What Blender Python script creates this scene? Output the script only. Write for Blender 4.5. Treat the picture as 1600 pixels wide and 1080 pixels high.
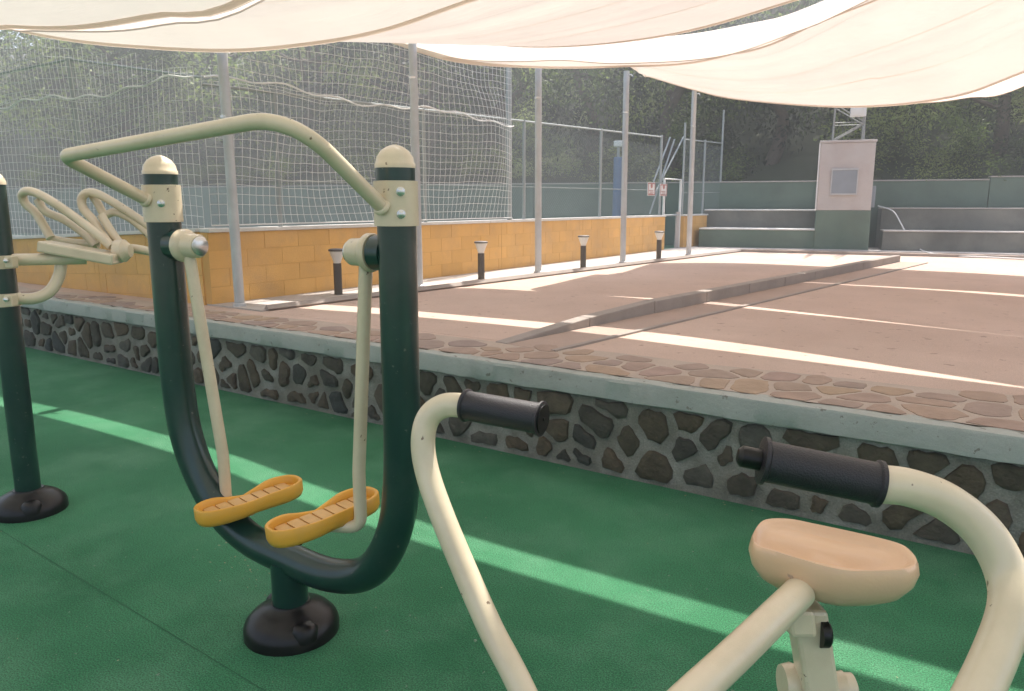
import bpy, bmesh, math, random
from mathutils import Vector, Matrix, noise
R = math.radians
scene = bpy.context.scene
for o in list(bpy.data.objects):
    bpy.data.objects.remove(o)
col = scene.collection

# ------------------------------------------------------------------ camera
CAM_H, PITCH, YAW, FPX = 1.5, R(10.48), R(34.4), 1200.0
cd = bpy.data.cameras.new('camera')
cam = bpy.data.objects.new('camera', cd)
col.objects.link(cam)
cam.location = (0, 0, CAM_H)
cam.rotation_euler = (math.pi/2 - PITCH, 0, YAW)
cd.sensor_width = 36
cd.lens = 36*FPX/1600
cd.clip_start = 0.05
cd.clip_end = 600
scene.camera = cam

# ------------------------------------------------------------------ light
SUN_EL, SUN_AZ = R(57), R(-6)          # azimuth from +Y towards +X
world = bpy.data.worlds.new('World')
scene.world = world
world.use_nodes = True
wn = world.node_tree
bgn = wn.nodes['Background']
sky = wn.nodes.new('ShaderNodeTexSky')
sky.sky_type = 'NISHITA'
sky.sun_disc = False
sky.sun_elevation = SUN_EL
sky.sun_rotation = SUN_AZ
sky.air_density = 1.0
sky.dust_density = 2.5
wn.links.new(sky.outputs[0], bgn.inputs[0])
bgn.inputs[1].default_value = 0.13
sd = bpy.data.lights.new('sun', 'SUN')
sd.energy = 4.6
sd.angle = R(0.55)
sd.color = (1.0, 0.95, 0.88)
sun = bpy.data.objects.new('sun', sd)
col.objects.link(sun)
sdir = Vector((math.sin(SUN_AZ)*math.cos(SUN_EL), math.cos(SUN_AZ)*math.cos(SUN_EL), math.sin(SUN_EL)))
sun.rotation_euler = sdir.to_track_quat('Z', 'Y').to_euler()
sun.location = (0, 10, 20)
vs = scene.view_settings
vs.view_transform = 'Standard'
vs.look = 'None'
vs.exposure = 1.5
vs.gamma = 1.0
vs.use_curve_mapping = False

# ------------------------------------------------------------------ survey helpers: points of the place from its measured directions
_f = Vector((-math.sin(YAW)*math.cos(PITCH), math.cos(YAW)*math.cos(PITCH), -math.sin(PITCH)))
_r = Vector((math.cos(YAW), math.sin(YAW), 0))
_u = _r.cross(_f)
CAMP = Vector((0, 0, CAM_H))
def ray(x, y): return _f*FPX + _r*(x-800) + _u*(540-y)
def on(x, y, ax, v):
    r = ray(x, y); return CAMP + r*((v-CAMP[ax])/r[ax])
def dep(x, y, d): return CAMP + ray(x, y)*(d/FPX)

# ------------------------------------------------------------------ object helpers
def tag(o, label=None, cat=None, group=None, kind=None):
    if label: o['label'] = label
    if cat: o['category'] = cat
    if group: o['group'] = group
    if kind: o['kind'] = kind
    return o
def thing(name, label, cat, loc, group=None, rotz=0):
    o = bpy.data.objects.new(name, None)
    col.objects.link(o)
    o.empty_display_size = .1
    o.location = loc
    o.rotation_euler = (0, 0, rotz)
    return tag(o, label, cat, group)
def copy_tree(o, parent=None):
    c = o.copy(); col.objects.link(c)
    if parent: c.parent = parent
    for ch in list(o.children): copy_tree(ch, c)
    return c
def root_loc(p):
    while p.parent: p = p.parent
    return Vector(p.location)

class MB:
    def __init__(s): s.v, s.f = [], []
    def add(s, vs_, fs):
        n = len(s.v); s.v += [Vector(a) for a in vs_]; s.f += [tuple(i+n for i in f) for f in fs]
        return s
    def box(s, c, size, rot=None):
        c = Vector(c); h = Vector(size)/2
        P = [Vector((x*h.x, y*h.y, z*h.z)) for z in (-1, 1) for y in (-1, 1) for x in (-1, 1)]
        if rot is not None:
            m = rot if isinstance(rot, Matrix) else Matrix.Rotation(rot, 3, 'Z')
            P = [m @ p for p in P]
        return s.add([c+p for p in P], [(0,2,3,1),(4,5,7,6),(0,1,5,4),(2,6,7,3),(0,4,6,2),(1,3,7,5)])
    def tube(s, pts, r, seg=12, caps=True, up=None):
        pts = [Vector(p) for p in pts]; n = len(pts)
        rr = r if hasattr(r, '__len__') else [r]*n
        T = []
        for i in range(n):
            a = pts[max(i-1, 0)]; b = pts[min(i+1, n-1)]
            T.append((b-a).normalized())
        ref = up or (Vector((0,0,1)) if abs(T[0].z) < .9 else Vector((1,0,0)))
        N = (ref - T[0]*ref.dot(T[0])).normalized()
        V = []
        for i in range(n):
            if i:
                N = (N - T[i]*N.dot(T[i])).normalized()
            B = T[i].cross(N)
            for k in range(seg):
                a = 2*math.pi*k/seg
                V.append(pts[i] + (N*math.cos(a)+B*math.sin(a))*rr[i])
        F = []
        for i in range(n-1):
            for k in range(seg):
                k2 = (k+1) % seg
                F.append((i*seg+k, i*seg+k2, (i+1)*seg+k2, (i+1)*seg+k))
        if caps:
            F.append(tuple(range(seg))[::-1]); F.append(tuple((n-1)*seg+k for k in range(seg)))
        return s.add(V, F)
    def lathe(s, o, axis, prof, seg=28):
        """prof: list of (distance along axis, radius)"""
        o = Vector(o); T = Vector(axis).normalized()
        ref = Vector((0,0,1)) if abs(T.z) < .9 else Vector((1,0,0))
        N = (ref - T*ref.dot(T)).normalized(); B = T.cross(N)
        V, F = [], []
        for (d, r) in prof:
            for k in range(seg):
                a = 2*math.pi*k/seg
                V.append(o + T*d + (N*math.cos(a)+B*math.sin(a))*max(r, 1e-4))
        for i in range(len(prof)-1):
            for k in range(seg):
                k2 = (k+1) % seg
                F.append((i*seg+k, i*seg+k2, (i+1)*seg+k2, (i+1)*seg+k))
        F.append(tuple(range(seg))[::-1]); F.append(tuple((len(prof)-1)*seg+k for k in range(seg)))
        return s.add(V, F)
    def prism(s, poly, z0, z1):
        n = len(poly)
        V = [Vector((p[0], p[1], z0)) for p in poly] + [Vector((p[0], p[1], z1)) for p in poly]
        F = [tuple(range(n))[::-1], tuple(range(n, 2*n))] + [(i, (i+1) % n, n+(i+1) % n, n+i) for i in range(n)]
        return s.add(V, F)
    def build(s, name, m, parent=None, smooth=None, bevel=0, local=False):
        off = Vector((0,0,0)) if (parent is None or local) else root_loc(parent)
        me = bpy.data.meshes.new(name)
        me.from_pydata([tuple(v-off) for v in s.v], [], s.f)
        me.materials.append(m)
        me.update()
        if smooth is not None:
            for p in me.polygons: p.use_smooth = True
            try: me.set_sharp_from_angle(angle=R(smooth))
            except Exception: pass
        o = bpy.data.objects.new(name, me)
        col.objects.link(o)
        if parent is not None: o.parent = parent
        if bevel:
            b = o.modifiers.new('bevel', 'BEVEL'); b.width = bevel; b.segments = 2; b.limit_method = 'ANGLE'
            b.angle_limit = R(35)
        return o
def inst(name, me, parent, loc, rot=(0,0,0), scale=(1,1,1)):
    o = bpy.data.objects.new(name, me); col.objects.link(o)
    o.parent = parent; o.location = loc; o.rotation_euler = rot; o.scale = scale
    return o
def cr(pts, n=8, closed=False):
    """Catmull-Rom through points"""
    P = [Vector(p) for p in pts]; out = []
    m = len(P)
    rng_ = range(m if closed else m-1)
    for i in rng_:
        if closed: a, b, c, d = P[(i-1) % m], P[i], P[(i+1) % m], P[(i+2) % m]
        else:
            b, c = P[i], P[i+1]
            a = P[i-1] if i > 0 else b*2-c
            d = P[i+2] if i+2 < m else c*2-b
        # centripetal-ish
        for k in range(n):
            t = k/n
            out.append(.5*((2*b) + (c-a)*t + (2*a-5*b+4*c-d)*t*t + (3*b-a-3*c+d)*t*t*t))
    if not closed: out.append(P[-1])
    return out
def fillet(pts, rad, n=8):
    """polyline with rounded corners (bent pipe)"""
    P = [Vector(p) for p in pts]; out = [P[0]]
    rads = rad if hasattr(rad, '__len__') else [rad]*len(P)
    for i in range(1, len(P)-1):
        a, b, c = P[i-1], P[i], P[i+1]
        u = (a-b).normalized(); v = (c-b).normalized()
        ang = math.acos(max(-1, min(1, u.dot(v))))
        d = min(rads[i]/math.tan(ang/2), .49*(a-b).length if i > 1 else .95*(a-b).length, .49*(c-b).length if i < len(P)-2 else .95*(c-b).length)
        s_, e_ = b+u*d, b+v*d
        for k in range(n+1):
            t = k/n
            # circular-like quadratic blend
            w = 1/ max(.25, math.sin(ang/2)) if False else 1
            out.append((s_*(1-t)**2 + b*2*t*(1-t)*w + e_*t*t)/((1-t)**2+2*t*(1-t)*w+t*t))
    out.append(P[-1])
    return out

# ------------------------------------------------------------------ materials
def newmat(name):
    m = bpy.data.materials.new(name); m.use_nodes = True
    return m, m.node_tree, m.node_tree.nodes['Principled BSDF']
def N(nt, t, **kw):
    n = nt.nodes.new(t)
    for k, v in kw.items(): setattr(n, k, v)
    return n
def ramp(nt, stops):
    n = N(nt, 'ShaderNodeValToRGB'); e = n.color_ramp.elements
    while len(e) < len(stops): e.new(.5)
    for i, (p, c) in enumerate(stops):
        e[i].position = p; e[i].color = (*c, 1)
    return n
def surf(name, c1, c2=None, scale=3, rough=.7, metal=0, bump=0, bscale=60, fine=0, fscale=300, coat=0, objvar=0, dirt=None, dirt_scale=1.5, dirt_amt=.5, spec=.5, stops=None, rnd=0, chip=None, chip_scale=38, chip_th=.70):
    m, nt, b = newmat(name)
    c2 = c2 or tuple(x*.85 for x in c1)
    tc = N(nt, 'ShaderNodeNewGeometry')
    vec = tc.outputs['Position']
    if rnd:
        # grain in object coordinates shifted per piece
        tc = N(nt, 'ShaderNodeTexCoord'); oi = N(nt, 'ShaderNodeObjectInfo')
        ad = N(nt, 'ShaderNodeVectorMath', operation='ADD'); ml = N(nt, 'ShaderNodeMath', operation='MULTIPLY'); ml.inputs[1].default_value = 37
        nt.links.new(oi.outputs['Random'], ml.inputs[0]); nt.links.new(tc.outputs['Object'], ad.inputs[0]); nt.links.new(ml.outputs[0], ad.inputs[1])
        vec = ad.outputs[0]
    n1 = N(nt, 'ShaderNodeTexNoise'); n1.inputs['Scale'].default_value = scale; n1.inputs['Detail'].default_value = 6; n1.inputs['Roughness'].default_value = .6
    nt.links.new(vec, n1.inputs['Vector'])
    rp = ramp(nt, stops or [(.3, c2), (.7, c1)])
    nt.links.new(n1.outputs['Fac'], rp.inputs[0])
    c = rp.outputs[0]
    if objvar:
        oi = N(nt, 'ShaderNodeObjectInfo')
        rr = ramp(nt, objvar)
        nt.links.new(oi.outputs['Random'], rr.inputs[0])
        mx = N(nt, 'ShaderNodeMix', data_type='RGBA', blend_type='MULTIPLY'); mx.inputs['Factor'].default_value = 1
        nt.links.new(c, mx.inputs['A']); nt.links.new(rr.outputs[0], mx.inputs['B']); c = mx.outputs['Result']
    if dirt:
        n3 = N(nt, 'ShaderNodeTexNoise'); n3.inputs['Scale'].default_value = dirt_scale; n3.inputs['Detail'].default_value = 8; n3.inputs['Roughness'].default_value = .65
        nt.links.new(vec, n3.inputs['Vector'])
        r3 = ramp(nt, [(.45, (0,0,0)), (.7, (dirt_amt,)*3)])
        nt.links.new(n3.outputs['Fac'], r3.inputs[0])
        mx = N(nt, 'ShaderNodeMix', data_type='RGBA'); nt.links.new(r3.outputs[0], mx.inputs['Factor'])
        nt.links.new(c, mx.inputs['A']); mx.inputs['B'].default_value = (*dirt, 1); c = mx.outputs['Result']
    if chip:
        n5 = N(nt, 'ShaderNodeTexNoise'); n5.inputs['Scale'].default_value = chip_scale; n5.inputs['Detail'].default_value = 4; n5.inputs['Roughness'].default_value = .6
        nt.links.new(vec, n5.inputs['Vector'])
        r5 = ramp(nt, [(chip_th, (0,0,0)), (chip_th+.03, (1,1,1))]); nt.links.new(n5.outputs['Fac'], r5.inputs[0])
        mx = N(nt, 'ShaderNodeMix', data_type='RGBA'); nt.links.new(r5.outputs[0], mx.inputs['Factor'])
        nt.links.new(c, mx.inputs['A']); mx.inputs['B'].default_value = (*chip, 1); c = mx.outputs['Result']
    if fine:
        n4 = N(nt, 'ShaderNodeTexNoise'); n4.inputs['Scale'].default_value = fscale; n4.inputs['Detail'].default_value = 3
        nt.links.new(vec, n4.inputs['Vector'])
        r4 = ramp(nt, [(.35, (1-fine,)*3), (.65, (1+fine,)*3)])
        nt.links.new(n4.outputs['Fac'], r4.inputs[0])
        mx = N(nt, 'ShaderNodeMix', data_type='RGBA', blend_type='MULTIPLY'); mx.inputs['Factor'].default_value = 1
        nt.links.new(c, mx.inputs['A']); nt.links.new(r4.outputs[0], mx.inputs['B']); c = mx.outputs['Result']
    nt.links.new(c, b.inputs['Base Color'])
    b.inputs['Roughness'].default_value = rough
    b.inputs['Metallic'].default_value = metal
    b.inputs['Coat Weight'].default_value = coat
    b.inputs['Coat Roughness'].default_value = .12
    b.inputs['Specular IOR Level'].default_value = spec
    if bump:
        n2 = N(nt, 'ShaderNodeTexNoise'); n2.inputs['Scale'].default_value = bscale; n2.inputs['Detail'].default_value = 5
        nt.links.new(vec, n2.inputs['Vector'])
        bp = N(nt, 'ShaderNodeBump'); bp.inputs['Strength'].default_value = bump; bp.inputs['Distance'].default_value = .01
        nt.links.new(n2.outputs['Fac'], bp.inputs['Height']); nt.links.new(bp.outputs[0], b.inputs['Normal'])
    return m
def fabric(name, c, trans=.5):
    m = bpy.data.materials.new(name); m.use_nodes = True; nt = m.node_tree; nt.nodes.clear()
    out = N(nt, 'ShaderNodeOutputMaterial'); mx = N(nt, 'ShaderNodeMixShader'); d = N(nt, 'ShaderNodeBsdfDiffuse'); t = N(nt, 'ShaderNodeBsdfTranslucent')
    g = N(nt, 'ShaderNodeNewGeometry')
    n1 = N(nt, 'ShaderNodeTexNoise'); n1.inputs['Scale'].default_value = 1.2; n1.inputs['Detail'].default_value = 4
    nt.links.new(g.outputs['Position'], n1.inputs['Vector'])
    rp = ramp(nt, [(.3, tuple(x*.93 for x in c)), (.7, c)])
    nt.links.new(n1.outputs['Fac'], rp.inputs[0])
    w = N(nt, 'ShaderNodeTexNoise'); w.inputs['Scale'].default_value = 9; w.inputs['Detail'].default_value = 5
    mp = N(nt, 'ShaderNodeMapping'); mp.inputs['Scale'].default_value = (.15, 1, 1)
    nt.links.new(g.outputs['Position'], mp.inputs['Vector']); nt.links.new(mp.outputs[0], w.inputs['Vector'])
    bp = N(nt, 'ShaderNodeBump'); bp.inputs['Strength'].default_value = .35; bp.inputs['Distance'].default_value = .03
    nt.links.new(w.outputs['Fac'], bp.inputs['Height'])
    for s in (d, t):
        nt.links.new(rp.outputs[0], s.inputs['Color']); nt.links.new(bp.outputs[0], s.inputs['Normal'])
    mx.inputs[0].default_value = trans
    nt.links.new(d.outputs[0], mx.inputs[1]); nt.links.new(t.outputs[0], mx.inputs[2]); nt.links.new(mx.outputs[0], out.inputs[0])
    return m
def leafmat(name, stops):
    m = bpy.data.materials.new(name); m.use_nodes = True; nt = m.node_tree; nt.nodes.clear()
    out = N(nt, 'ShaderNodeOutputMaterial'); mx = N(nt, 'ShaderNodeMixShader'); d = N(nt, 'ShaderNodeBsdfPrincipled'); t = N(nt, 'ShaderNodeBsdfTranslucent')
    g = N(nt, 'ShaderNodeNewGeometry'); oi = N(nt, 'ShaderNodeObjectInfo')
    n1 = N(nt, 'ShaderNodeTexNoise'); n1.inputs['Scale'].default_value = .75; n1.inputs['Detail'].default_value = 4
    nt.links.new(g.outputs['Position'], n1.inputs['Vector'])
    ad = N(nt, 'ShaderNodeMath', operation='MULTIPLY_ADD'); ad.inputs[1].default_value = .45; 
    nt.links.new(oi.outputs['Random'], ad.inputs[0]); nt.links.new(n1.outputs['Fac'], ad.inputs[2])
    ad2 = N(nt, 'ShaderNodeMath', operation='SUBTRACT'); ad2.inputs[1].default_value = .19; nt.links.new(ad.outputs[0], ad2.inputs[0])
    rp = ramp(nt, stops); nt.links.new(ad2.outputs[0], rp.inputs[0])
    nt.links.new(rp.outputs[0], d.inputs['Base Color']); nt.links.new(rp.outputs[0], t.inputs['Color'])
    d.inputs['Roughness'].default_value = .55
    mx.inputs[0].default_value = .5
    nt.links.new(d.outputs[0], mx.inputs[1]); nt.links.new(t.outputs[0], mx.inputs[2]); nt.links.new(mx.outputs[0], out.inputs[0])
    return m

M_rubber = surf('green_rubber', (.058,.235,.11), (.022,.135,.056), scale=.8, rough=.85, bump=.9, bscale=170, fine=.5, fscale=190, dirt=(.10,.26,.145), dirt_scale=1.9, dirt_amt=.75, spec=.3, chip=(.20,.25,.19), chip_scale=30, chip_th=.685)
M_seam = surf('green_seam', (.02,.11,.05), rough=.9)
M_clay = surf('clay_court', (.58,.44,.365), (.50,.38,.31), scale=.9, rough=.95, bump=.4, bscale=150, fine=.14, fscale=180, dirt=(.47,.345,.28), dirt_scale=1.1, dirt_amt=.6, spec=.2, chip=(.36,.26,.21), chip_scale=9, chip_th=.64)
M_path = surf('path_concrete', (.52,.47,.43), (.44,.40,.37), scale=2, rough=.9, bump=.3, bscale=120, fine=.1, dirt=(.3,.27,.24), dirt_scale=2)
M_kerb = surf('kerb_concrete', (.36,.31,.275), (.29,.25,.22), scale=4, rough=.9, bump=.4, bscale=90, fine=.12)
M_cap = surf('painted_cap_concrete', (.41,.43,.39), (.34,.36,.33), scale=4, rough=.75, bump=.35, bscale=45, fine=.08, dirt=(.24,.25,.22), dirt_scale=4, dirt_amt=.7, chip=(.2,.19,.16), chip_scale=20, chip_th=.64)
M_mortar = surf('mortar', (.24,.225,.185), (.14,.135,.11), scale=6, rough=.95, bump=.8, bscale=70, fine=.15, fscale=120, dirt=(.40,.39,.35), dirt_scale=4.5, dirt_amt=.65)
M_mortar_top = surf('pale_mortar', (.47,.38,.31), (.40,.325,.27), scale=6, rough=.9, bump=.5, bscale=70, fine=.1)
M_stone = surf('dark_field_stone', (1,1,1), (.5,.5,.5), scale=14, rough=.85, bump=1, bscale=45, rnd=1,
               objvar=[(0,(.075,.068,.045)), (.25,(.12,.09,.055)), (.5,(.05,.058,.052)), (.75,(.14,.10,.06)), (1,(.10,.10,.085))])
M_flag = surf('pink_flagstone', (1,1,1), (.75,.75,.75), scale=9, rough=.8, bump=.5, bscale=50, rnd=1,
              objvar=[(0,(.36,.255,.205)), (.3,(.41,.29,.215)), (.6,(.33,.25,.215)), (.8,(.42,.30,.20)), (1,(.38,.265,.225))])
M_yellow = surf('yellow_wall_paint', (.76,.45,.15), (.66,.38,.12), scale=1.6, rough=.75, bump=.35, bscale=80, fine=.06, dirt=(.47,.30,.16), dirt_scale=2.0, dirt_amt=.55, fscale=150, objvar=[(0,(.93,.92,.90)), (.5,(1,1,1)), (1,(1.05,1.04,1.02))])
M_yjoint = surf('yellow_wall_joint', (.66,.38,.125), rough=.9)
M_coping = surf('white_coping', (.72,.70,.66), (.6,.58,.54), scale=5, rough=.8, bump=.3)
M_beige = surf('beige_paint', (.72,.61,.44), (.67,.56,.40), scale=5, rough=.3, coat=.35, dirt=(.48,.38,.24), dirt_scale=7, dirt_amt=.38, bump=.05, bscale=25, chip=(.20,.13,.08), chip_scale=40, chip_th=.685)
M_green = surf('dark_green_paint', (.006,.035,.028), (.005,.027,.022), scale=5, rough=.3, coat=.3, dirt=(.035,.06,.05), dirt_scale=9, dirt_amt=.4, chip=(.10,.11,.09), chip_scale=42, chip_th=.68)
M_black = surf('black_plastic', (.007,.006,.006), rough=.33, dirt=(.03,.027,.024), dirt_scale=14, dirt_amt=.35, spec=.35)
M_grip = surf('black_rubber_grip', (.02,.017,.022), rough=.42, bump=.22, bscale=500)
M_pedal = surf('yellow_plastic', (.80,.40,.045), (.74,.36,.04), scale=6, rough=.42, dirt=(.55,.32,.1), dirt_scale=12, dirt_amt=.35)
M_tread = surf('worn_yellow_tread', (.70,.42,.16), (.58,.35,.14), scale=18, rough=.6)
M_seat = surf('peach_plastic_seat', (.76,.50,.31), (.71,.46,.28), scale=3, rough=.32, coat=.25, bump=.06, bscale=160, chip=(.45,.30,.22), chip_scale=30, chip_th=.69, dirt=(.58,.40,.30), dirt_scale=6, dirt_amt=.3)
M_steel = surf('galvanised_steel', (.56,.57,.57), (.48,.49,.5), scale=6, rough=.5, metal=.35, dirt=(.4,.39,.37), dirt_scale=4)
M_bolt = surf('bolt_steel', (.7,.7,.68), rough=.25, metal=.95)
M_wire = surf('fence_wire', (.30,.34,.33), rough=.6, metal=.2)
M_fpost = surf('fence_post_paint', (.36,.39,.39), rough=.6, metal=.1)
M_net = surf('white_net_cord', (.78,.78,.76), rough=.8)
M_sail = fabric('cream_shade_cloth', (.80,.72,.645), .275)
M_hem = fabric('cream_hem_cloth', (.78,.68,.59), .60)
M_seamc = fabric('cream_seam_cloth', (.86,.77,.68), .85)
M_dkgreen = surf('green_wall_paint', (.155,.21,.165), (.125,.175,.135), scale=1.3, rough=.85, bump=.3, bscale=30, dirt=(.09,.115,.09), dirt_scale=1.2, dirt_amt=.6)
M_oldconc = surf('stained_concrete', (.24,.235,.205), (.14,.145,.13), scale=1.1, rough=.9, bump=.4, bscale=30, dirt=(.085,.085,.075), dirt_scale=.9, dirt_amt=.8)
M_box = surf('faded_plaster', (.54,.50,.465), (.45,.415,.39), scale=1.6, rough=.9, bump=.4, bscale=25, dirt=(.42,.35,.32), dirt_scale=1.8, dirt_amt=.6)
M_panel = surf('grey_metal_panel', (.27,.30,.33), rough=.6)
M_white = surf('white_paint', (.75,.75,.73), rough=.5)
M_red = surf('red_print', (.42,.16,.14), rough=.5)
M_blue = surf('blue_padding', (.10,.18,.33), (.08,.15,.28), scale=5, rough=.7)
M_lampbody = surf('bollard_bronze', (.10,.085,.07), rough=.55)
M_lampglass = surf('frosted_lamp_glass', (.75,.73,.68), rough=.3)
M_bark = surf('bark', (.14,.105,.075), (.08,.06,.045), scale=9, rough=.95, bump=.8, bscale=20)
M_leaf = [leafmat('dark_foliage', [(.36,(.008,.014,.006)), (.52,(.024,.037,.014)), (.68,(.06,.08,.03))]),  # leaf tones spread wide so colour also carries sunlit and shaded foliage
          leafmat('mid_foliage', [(.36,(.05,.08,.022)), (.52,(.14,.20,.05)), (.68,(.28,.34,.10))]),
          leafmat('sunlit_pale_foliage', [(.36,(.11,.15,.055)), (.52,(.27,.33,.12)), (.68,(.45,.50,.22))])]
M_hill = surf('hillside_scrub', (.05,.06,.028), (.03,.035,.018), scale=.8, rough=1, bump=1, bscale=4)
M_ground = surf('dry_ground', (.22,.18,.13), (.16,.13,.09), scale=.6, rough=1, bump=.6, bscale=20)
M_pitch = surf('pitch_green', (.06,.15,.09), (.05,.12,.075), scale=2, rough=.9)

# ------------------------------------------------------------------ terrain and slabs
HC = .56                       # height of the raised court
def sheet(name, poly, z, m):
    mb = MB(); mb.add([(x, y, z) for x, y in poly], [tuple(range(len(poly)))])
    return tag(mb.build(name, m), kind='structure')
sheet('ground', [(-93,-53),(93,-53),(93,93),(-93,93)], -.06, M_ground)
fl = MB(); fl.prism([(-16,-7),(9,-7),(9,3.75),(-16,3.75)], -.05, 0)
tag(fl.build('rubber_floor', M_rubber), kind='structure')
sm = MB()
a, b = on(0,828,2,.002), on(275,995,2,.002)
d = (b-a).normalized(); nrm = Vector((-d.y, d.x, 0))*.0016
a2, b2 = a-d*1.2, b+d*3
sm.add([a2-nrm, b2-nrm, b2+nrm, a2+nrm], [(0,1,2,3)])
tag(sm.build('floor_seam', M_seam), kind='structure')
ct = MB(); ct.prism([(-5.62,4.3),(9,4.3),(9,18.7),(-4.9,16.2)], .1, HC)
tag(ct.build('court', M_clay), kind='structure')
pt = MB(); pt.prism([(-6.42,4.3),(-5.625,4.3),(-4.905,16.2),(9,18.9),(9,19.6),(-6.42,17.6)], .1, HC+.012)
tag(pt.build('path', M_path), kind='structure')
pi_ = MB(); pi_.prism([(-60,4.3),(-6.62,4.3),(-6.62,30),(-60,30)], .1, .5)
tag(pi_.build('sports_pitch', M_pitch), kind='structure')
# far apron of the court lies in front of the steps, edged by a low kerb
k1 = thing('court_edge_kerb', 'thin grey kerb between the clay court and the pale path beside the yellow wall', 'kerb', (-5.6,4.4,HC))
mb = MB(); A = Vector((-5.62,4.35,HC+.02)); B = Vector((-4.9,15.15,HC+.02))
mb.tube([A, B], .035, 4, up=Vector((0,0,1)))
mb.build('kerb_strip', M_kerb, k1)
mb = MB(); mb.box(((-4.9+8)/2, (15.15+17.35)/2, HC+.02), ((Vector((8,17.35,0))-Vector((-4.9,15.15,0))).length, .07, .06), math.atan2(2.2,12.9))
mb.build('kerb_strip', M_kerb, k1)
# centre divider
dv = thing('court_divider', 'long low concrete kerb dividing the two clay courts', 'kerb', (-2.9,4.3,HC))
P0, P1 = Vector((-2.97,4.2,HC)), Vector((-1.93,13.95,HC))
dd = (P1-P0); ang = math.atan2(dd.y, dd.x); L = dd.length; nseg = 10
for i in range(nseg):
    c = P0 + dd*((i+.5)/nseg)
    A_ = P0+dd*(i/nseg+.0003); B_ = P0+dd*((i+1)/nseg-.0003); sd_ = Vector((math.sin(ang), -math.cos(ang), 0))*.055
    def kh(t): return .012+.098*min(1, t*L/1.5)
    mb = MB(); V = []
    for p_, h_ in ((A_, kh(i/nseg)), (B_, kh((i+1)/nseg) if i else kh(1/nseg))):
        for s_ in (-1, 1):
            for z_ in (-.02, h_): V.append(p_+sd_*s_+Vector((0,0,z_)))
    mb.add(V, [(0,1,3,2),(4,6,7,5),(0,4,5,1),(2,3,7,6),(0,2,6,4),(1,5,7,3)])
    mb.build('kerb_stone', M_kerb, dv, bevel=.008)
st = MB(); off = Vector((math.sin(ang), -math.cos(ang), 0))
q = [P0+off*.06, P1+off*.06, P1+off*.42, P0+off*.42]
st.prism([(p.x, p.y) for p in q], HC-.05, HC+.006)
tag(st.build('gutter_strip', surf('strip_concrete', (.42,.31,.255), (.36,.27,.22), scale=3, rough=.9, bump=.3, fine=.1)), kind='structure')
st = MB(); q = [P0+off*.43, P1+off*.43, P1+off*.47, P0+off*.47]
st.prism([(p.x, p.y) for p in q], HC-.05, HC+.014)
tag(st.build('gutter_edge', M_kerb), kind='structure')

# ------------------------------------------------------------------ irregular stones (clipped cells)
def cells(W, Hh, nx, ny, seed, jit=.38, drop=0):
    rnd = random.Random(seed); pts = []
    for j in range(ny):
        for i in range(nx):
            if rnd.random() < drop: continue
            pts.append(((i+.5+(.5 if j % 2 else 0)*.9+rnd.uniform(-jit, jit))*W/nx, (j+.5+rnd.uniform(-jit, jit))*Hh/ny))
    out = []
    for i, p in enumerate(pts):
        poly = [(max(0,p[0]-1.0), 0), (min(W,p[0]+1.0), 0), (min(W,p[0]+1.0), Hh), (max(0,p[0]-1.0), Hh)]
        if poly[1][0] - poly[0][0] < .02: continue
        for k, qv in enumerate(pts):
            if k == i or abs(qv[0]-p[0]) > 1.2: continue
            mx_, my_ = (p[0]+qv[0])/2, (p[1]+qv[1])/2; nx_, ny_ = qv[0]-p[0], qv[1]-p[1]
            new = []
            for a_ in range(len(poly)):
                s, e = poly[a_], poly[(a_+1) % len(poly)]
                ds = (s[0]-mx_)*nx_+(s[1]-my_)*ny_; de = (e[0]-mx_)*nx_+(e[1]-my_)*ny_
                if ds <= 0: new.append(s)
                if ds*de < 0:
                    t = ds/(ds-de); new.append((s[0]+(e[0]-s[0])*t, s[1]+(e[1]-s[1])*t))
            poly = new
            if len(poly) < 3: break
        if len(poly) >= 3: out.append((p, poly))
    return out
def stone_outline(poly, gap, rnd, rough=.06):
    cx_ = sum(p[0] for p in poly)/len(poly); cy_ = sum(p[1] for p in poly)/len(poly)
    n = 16; out = []
    # ray cast from centroid, smoothed
    rs = []
    for k in range(n):
        a = 2*math.pi*k/n; dx, dy = math.cos(a), math.sin(a); best = 9
        for i in range(len(poly)):
            x1, y1 = poly[i]; x2, y2 = poly[(i+1) % len(poly)]
            ex, ey = x2-x1, y2-y1; den = dx*ey-dy*ex
            if abs(den) < 1e-9: continue
            t = ((x1-cx_)*ey-(y1-cy_)*ex)/den; u = ((x1-cx_)*dy-(y1-cy_)*dx)/den
            if t > 0 and -.001 <= u <= 1.001: best = min(best, t)
        rs.append(best)
    sm_ = [min(rs[k], (rs[k-1]+2*rs[k]+rs[(k+1) % n])/4*1.02) for k in range(n)]
    for k in range(n):
        a = 2*math.pi*k/n; r = max(.012, sm_[k]-gap)*(1+rnd.uniform(-rough, rough*.3))
        out.append((cx_+math.cos(a)*r, cy_+math.sin(a)*r))
    return (cx_, cy_), out
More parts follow.
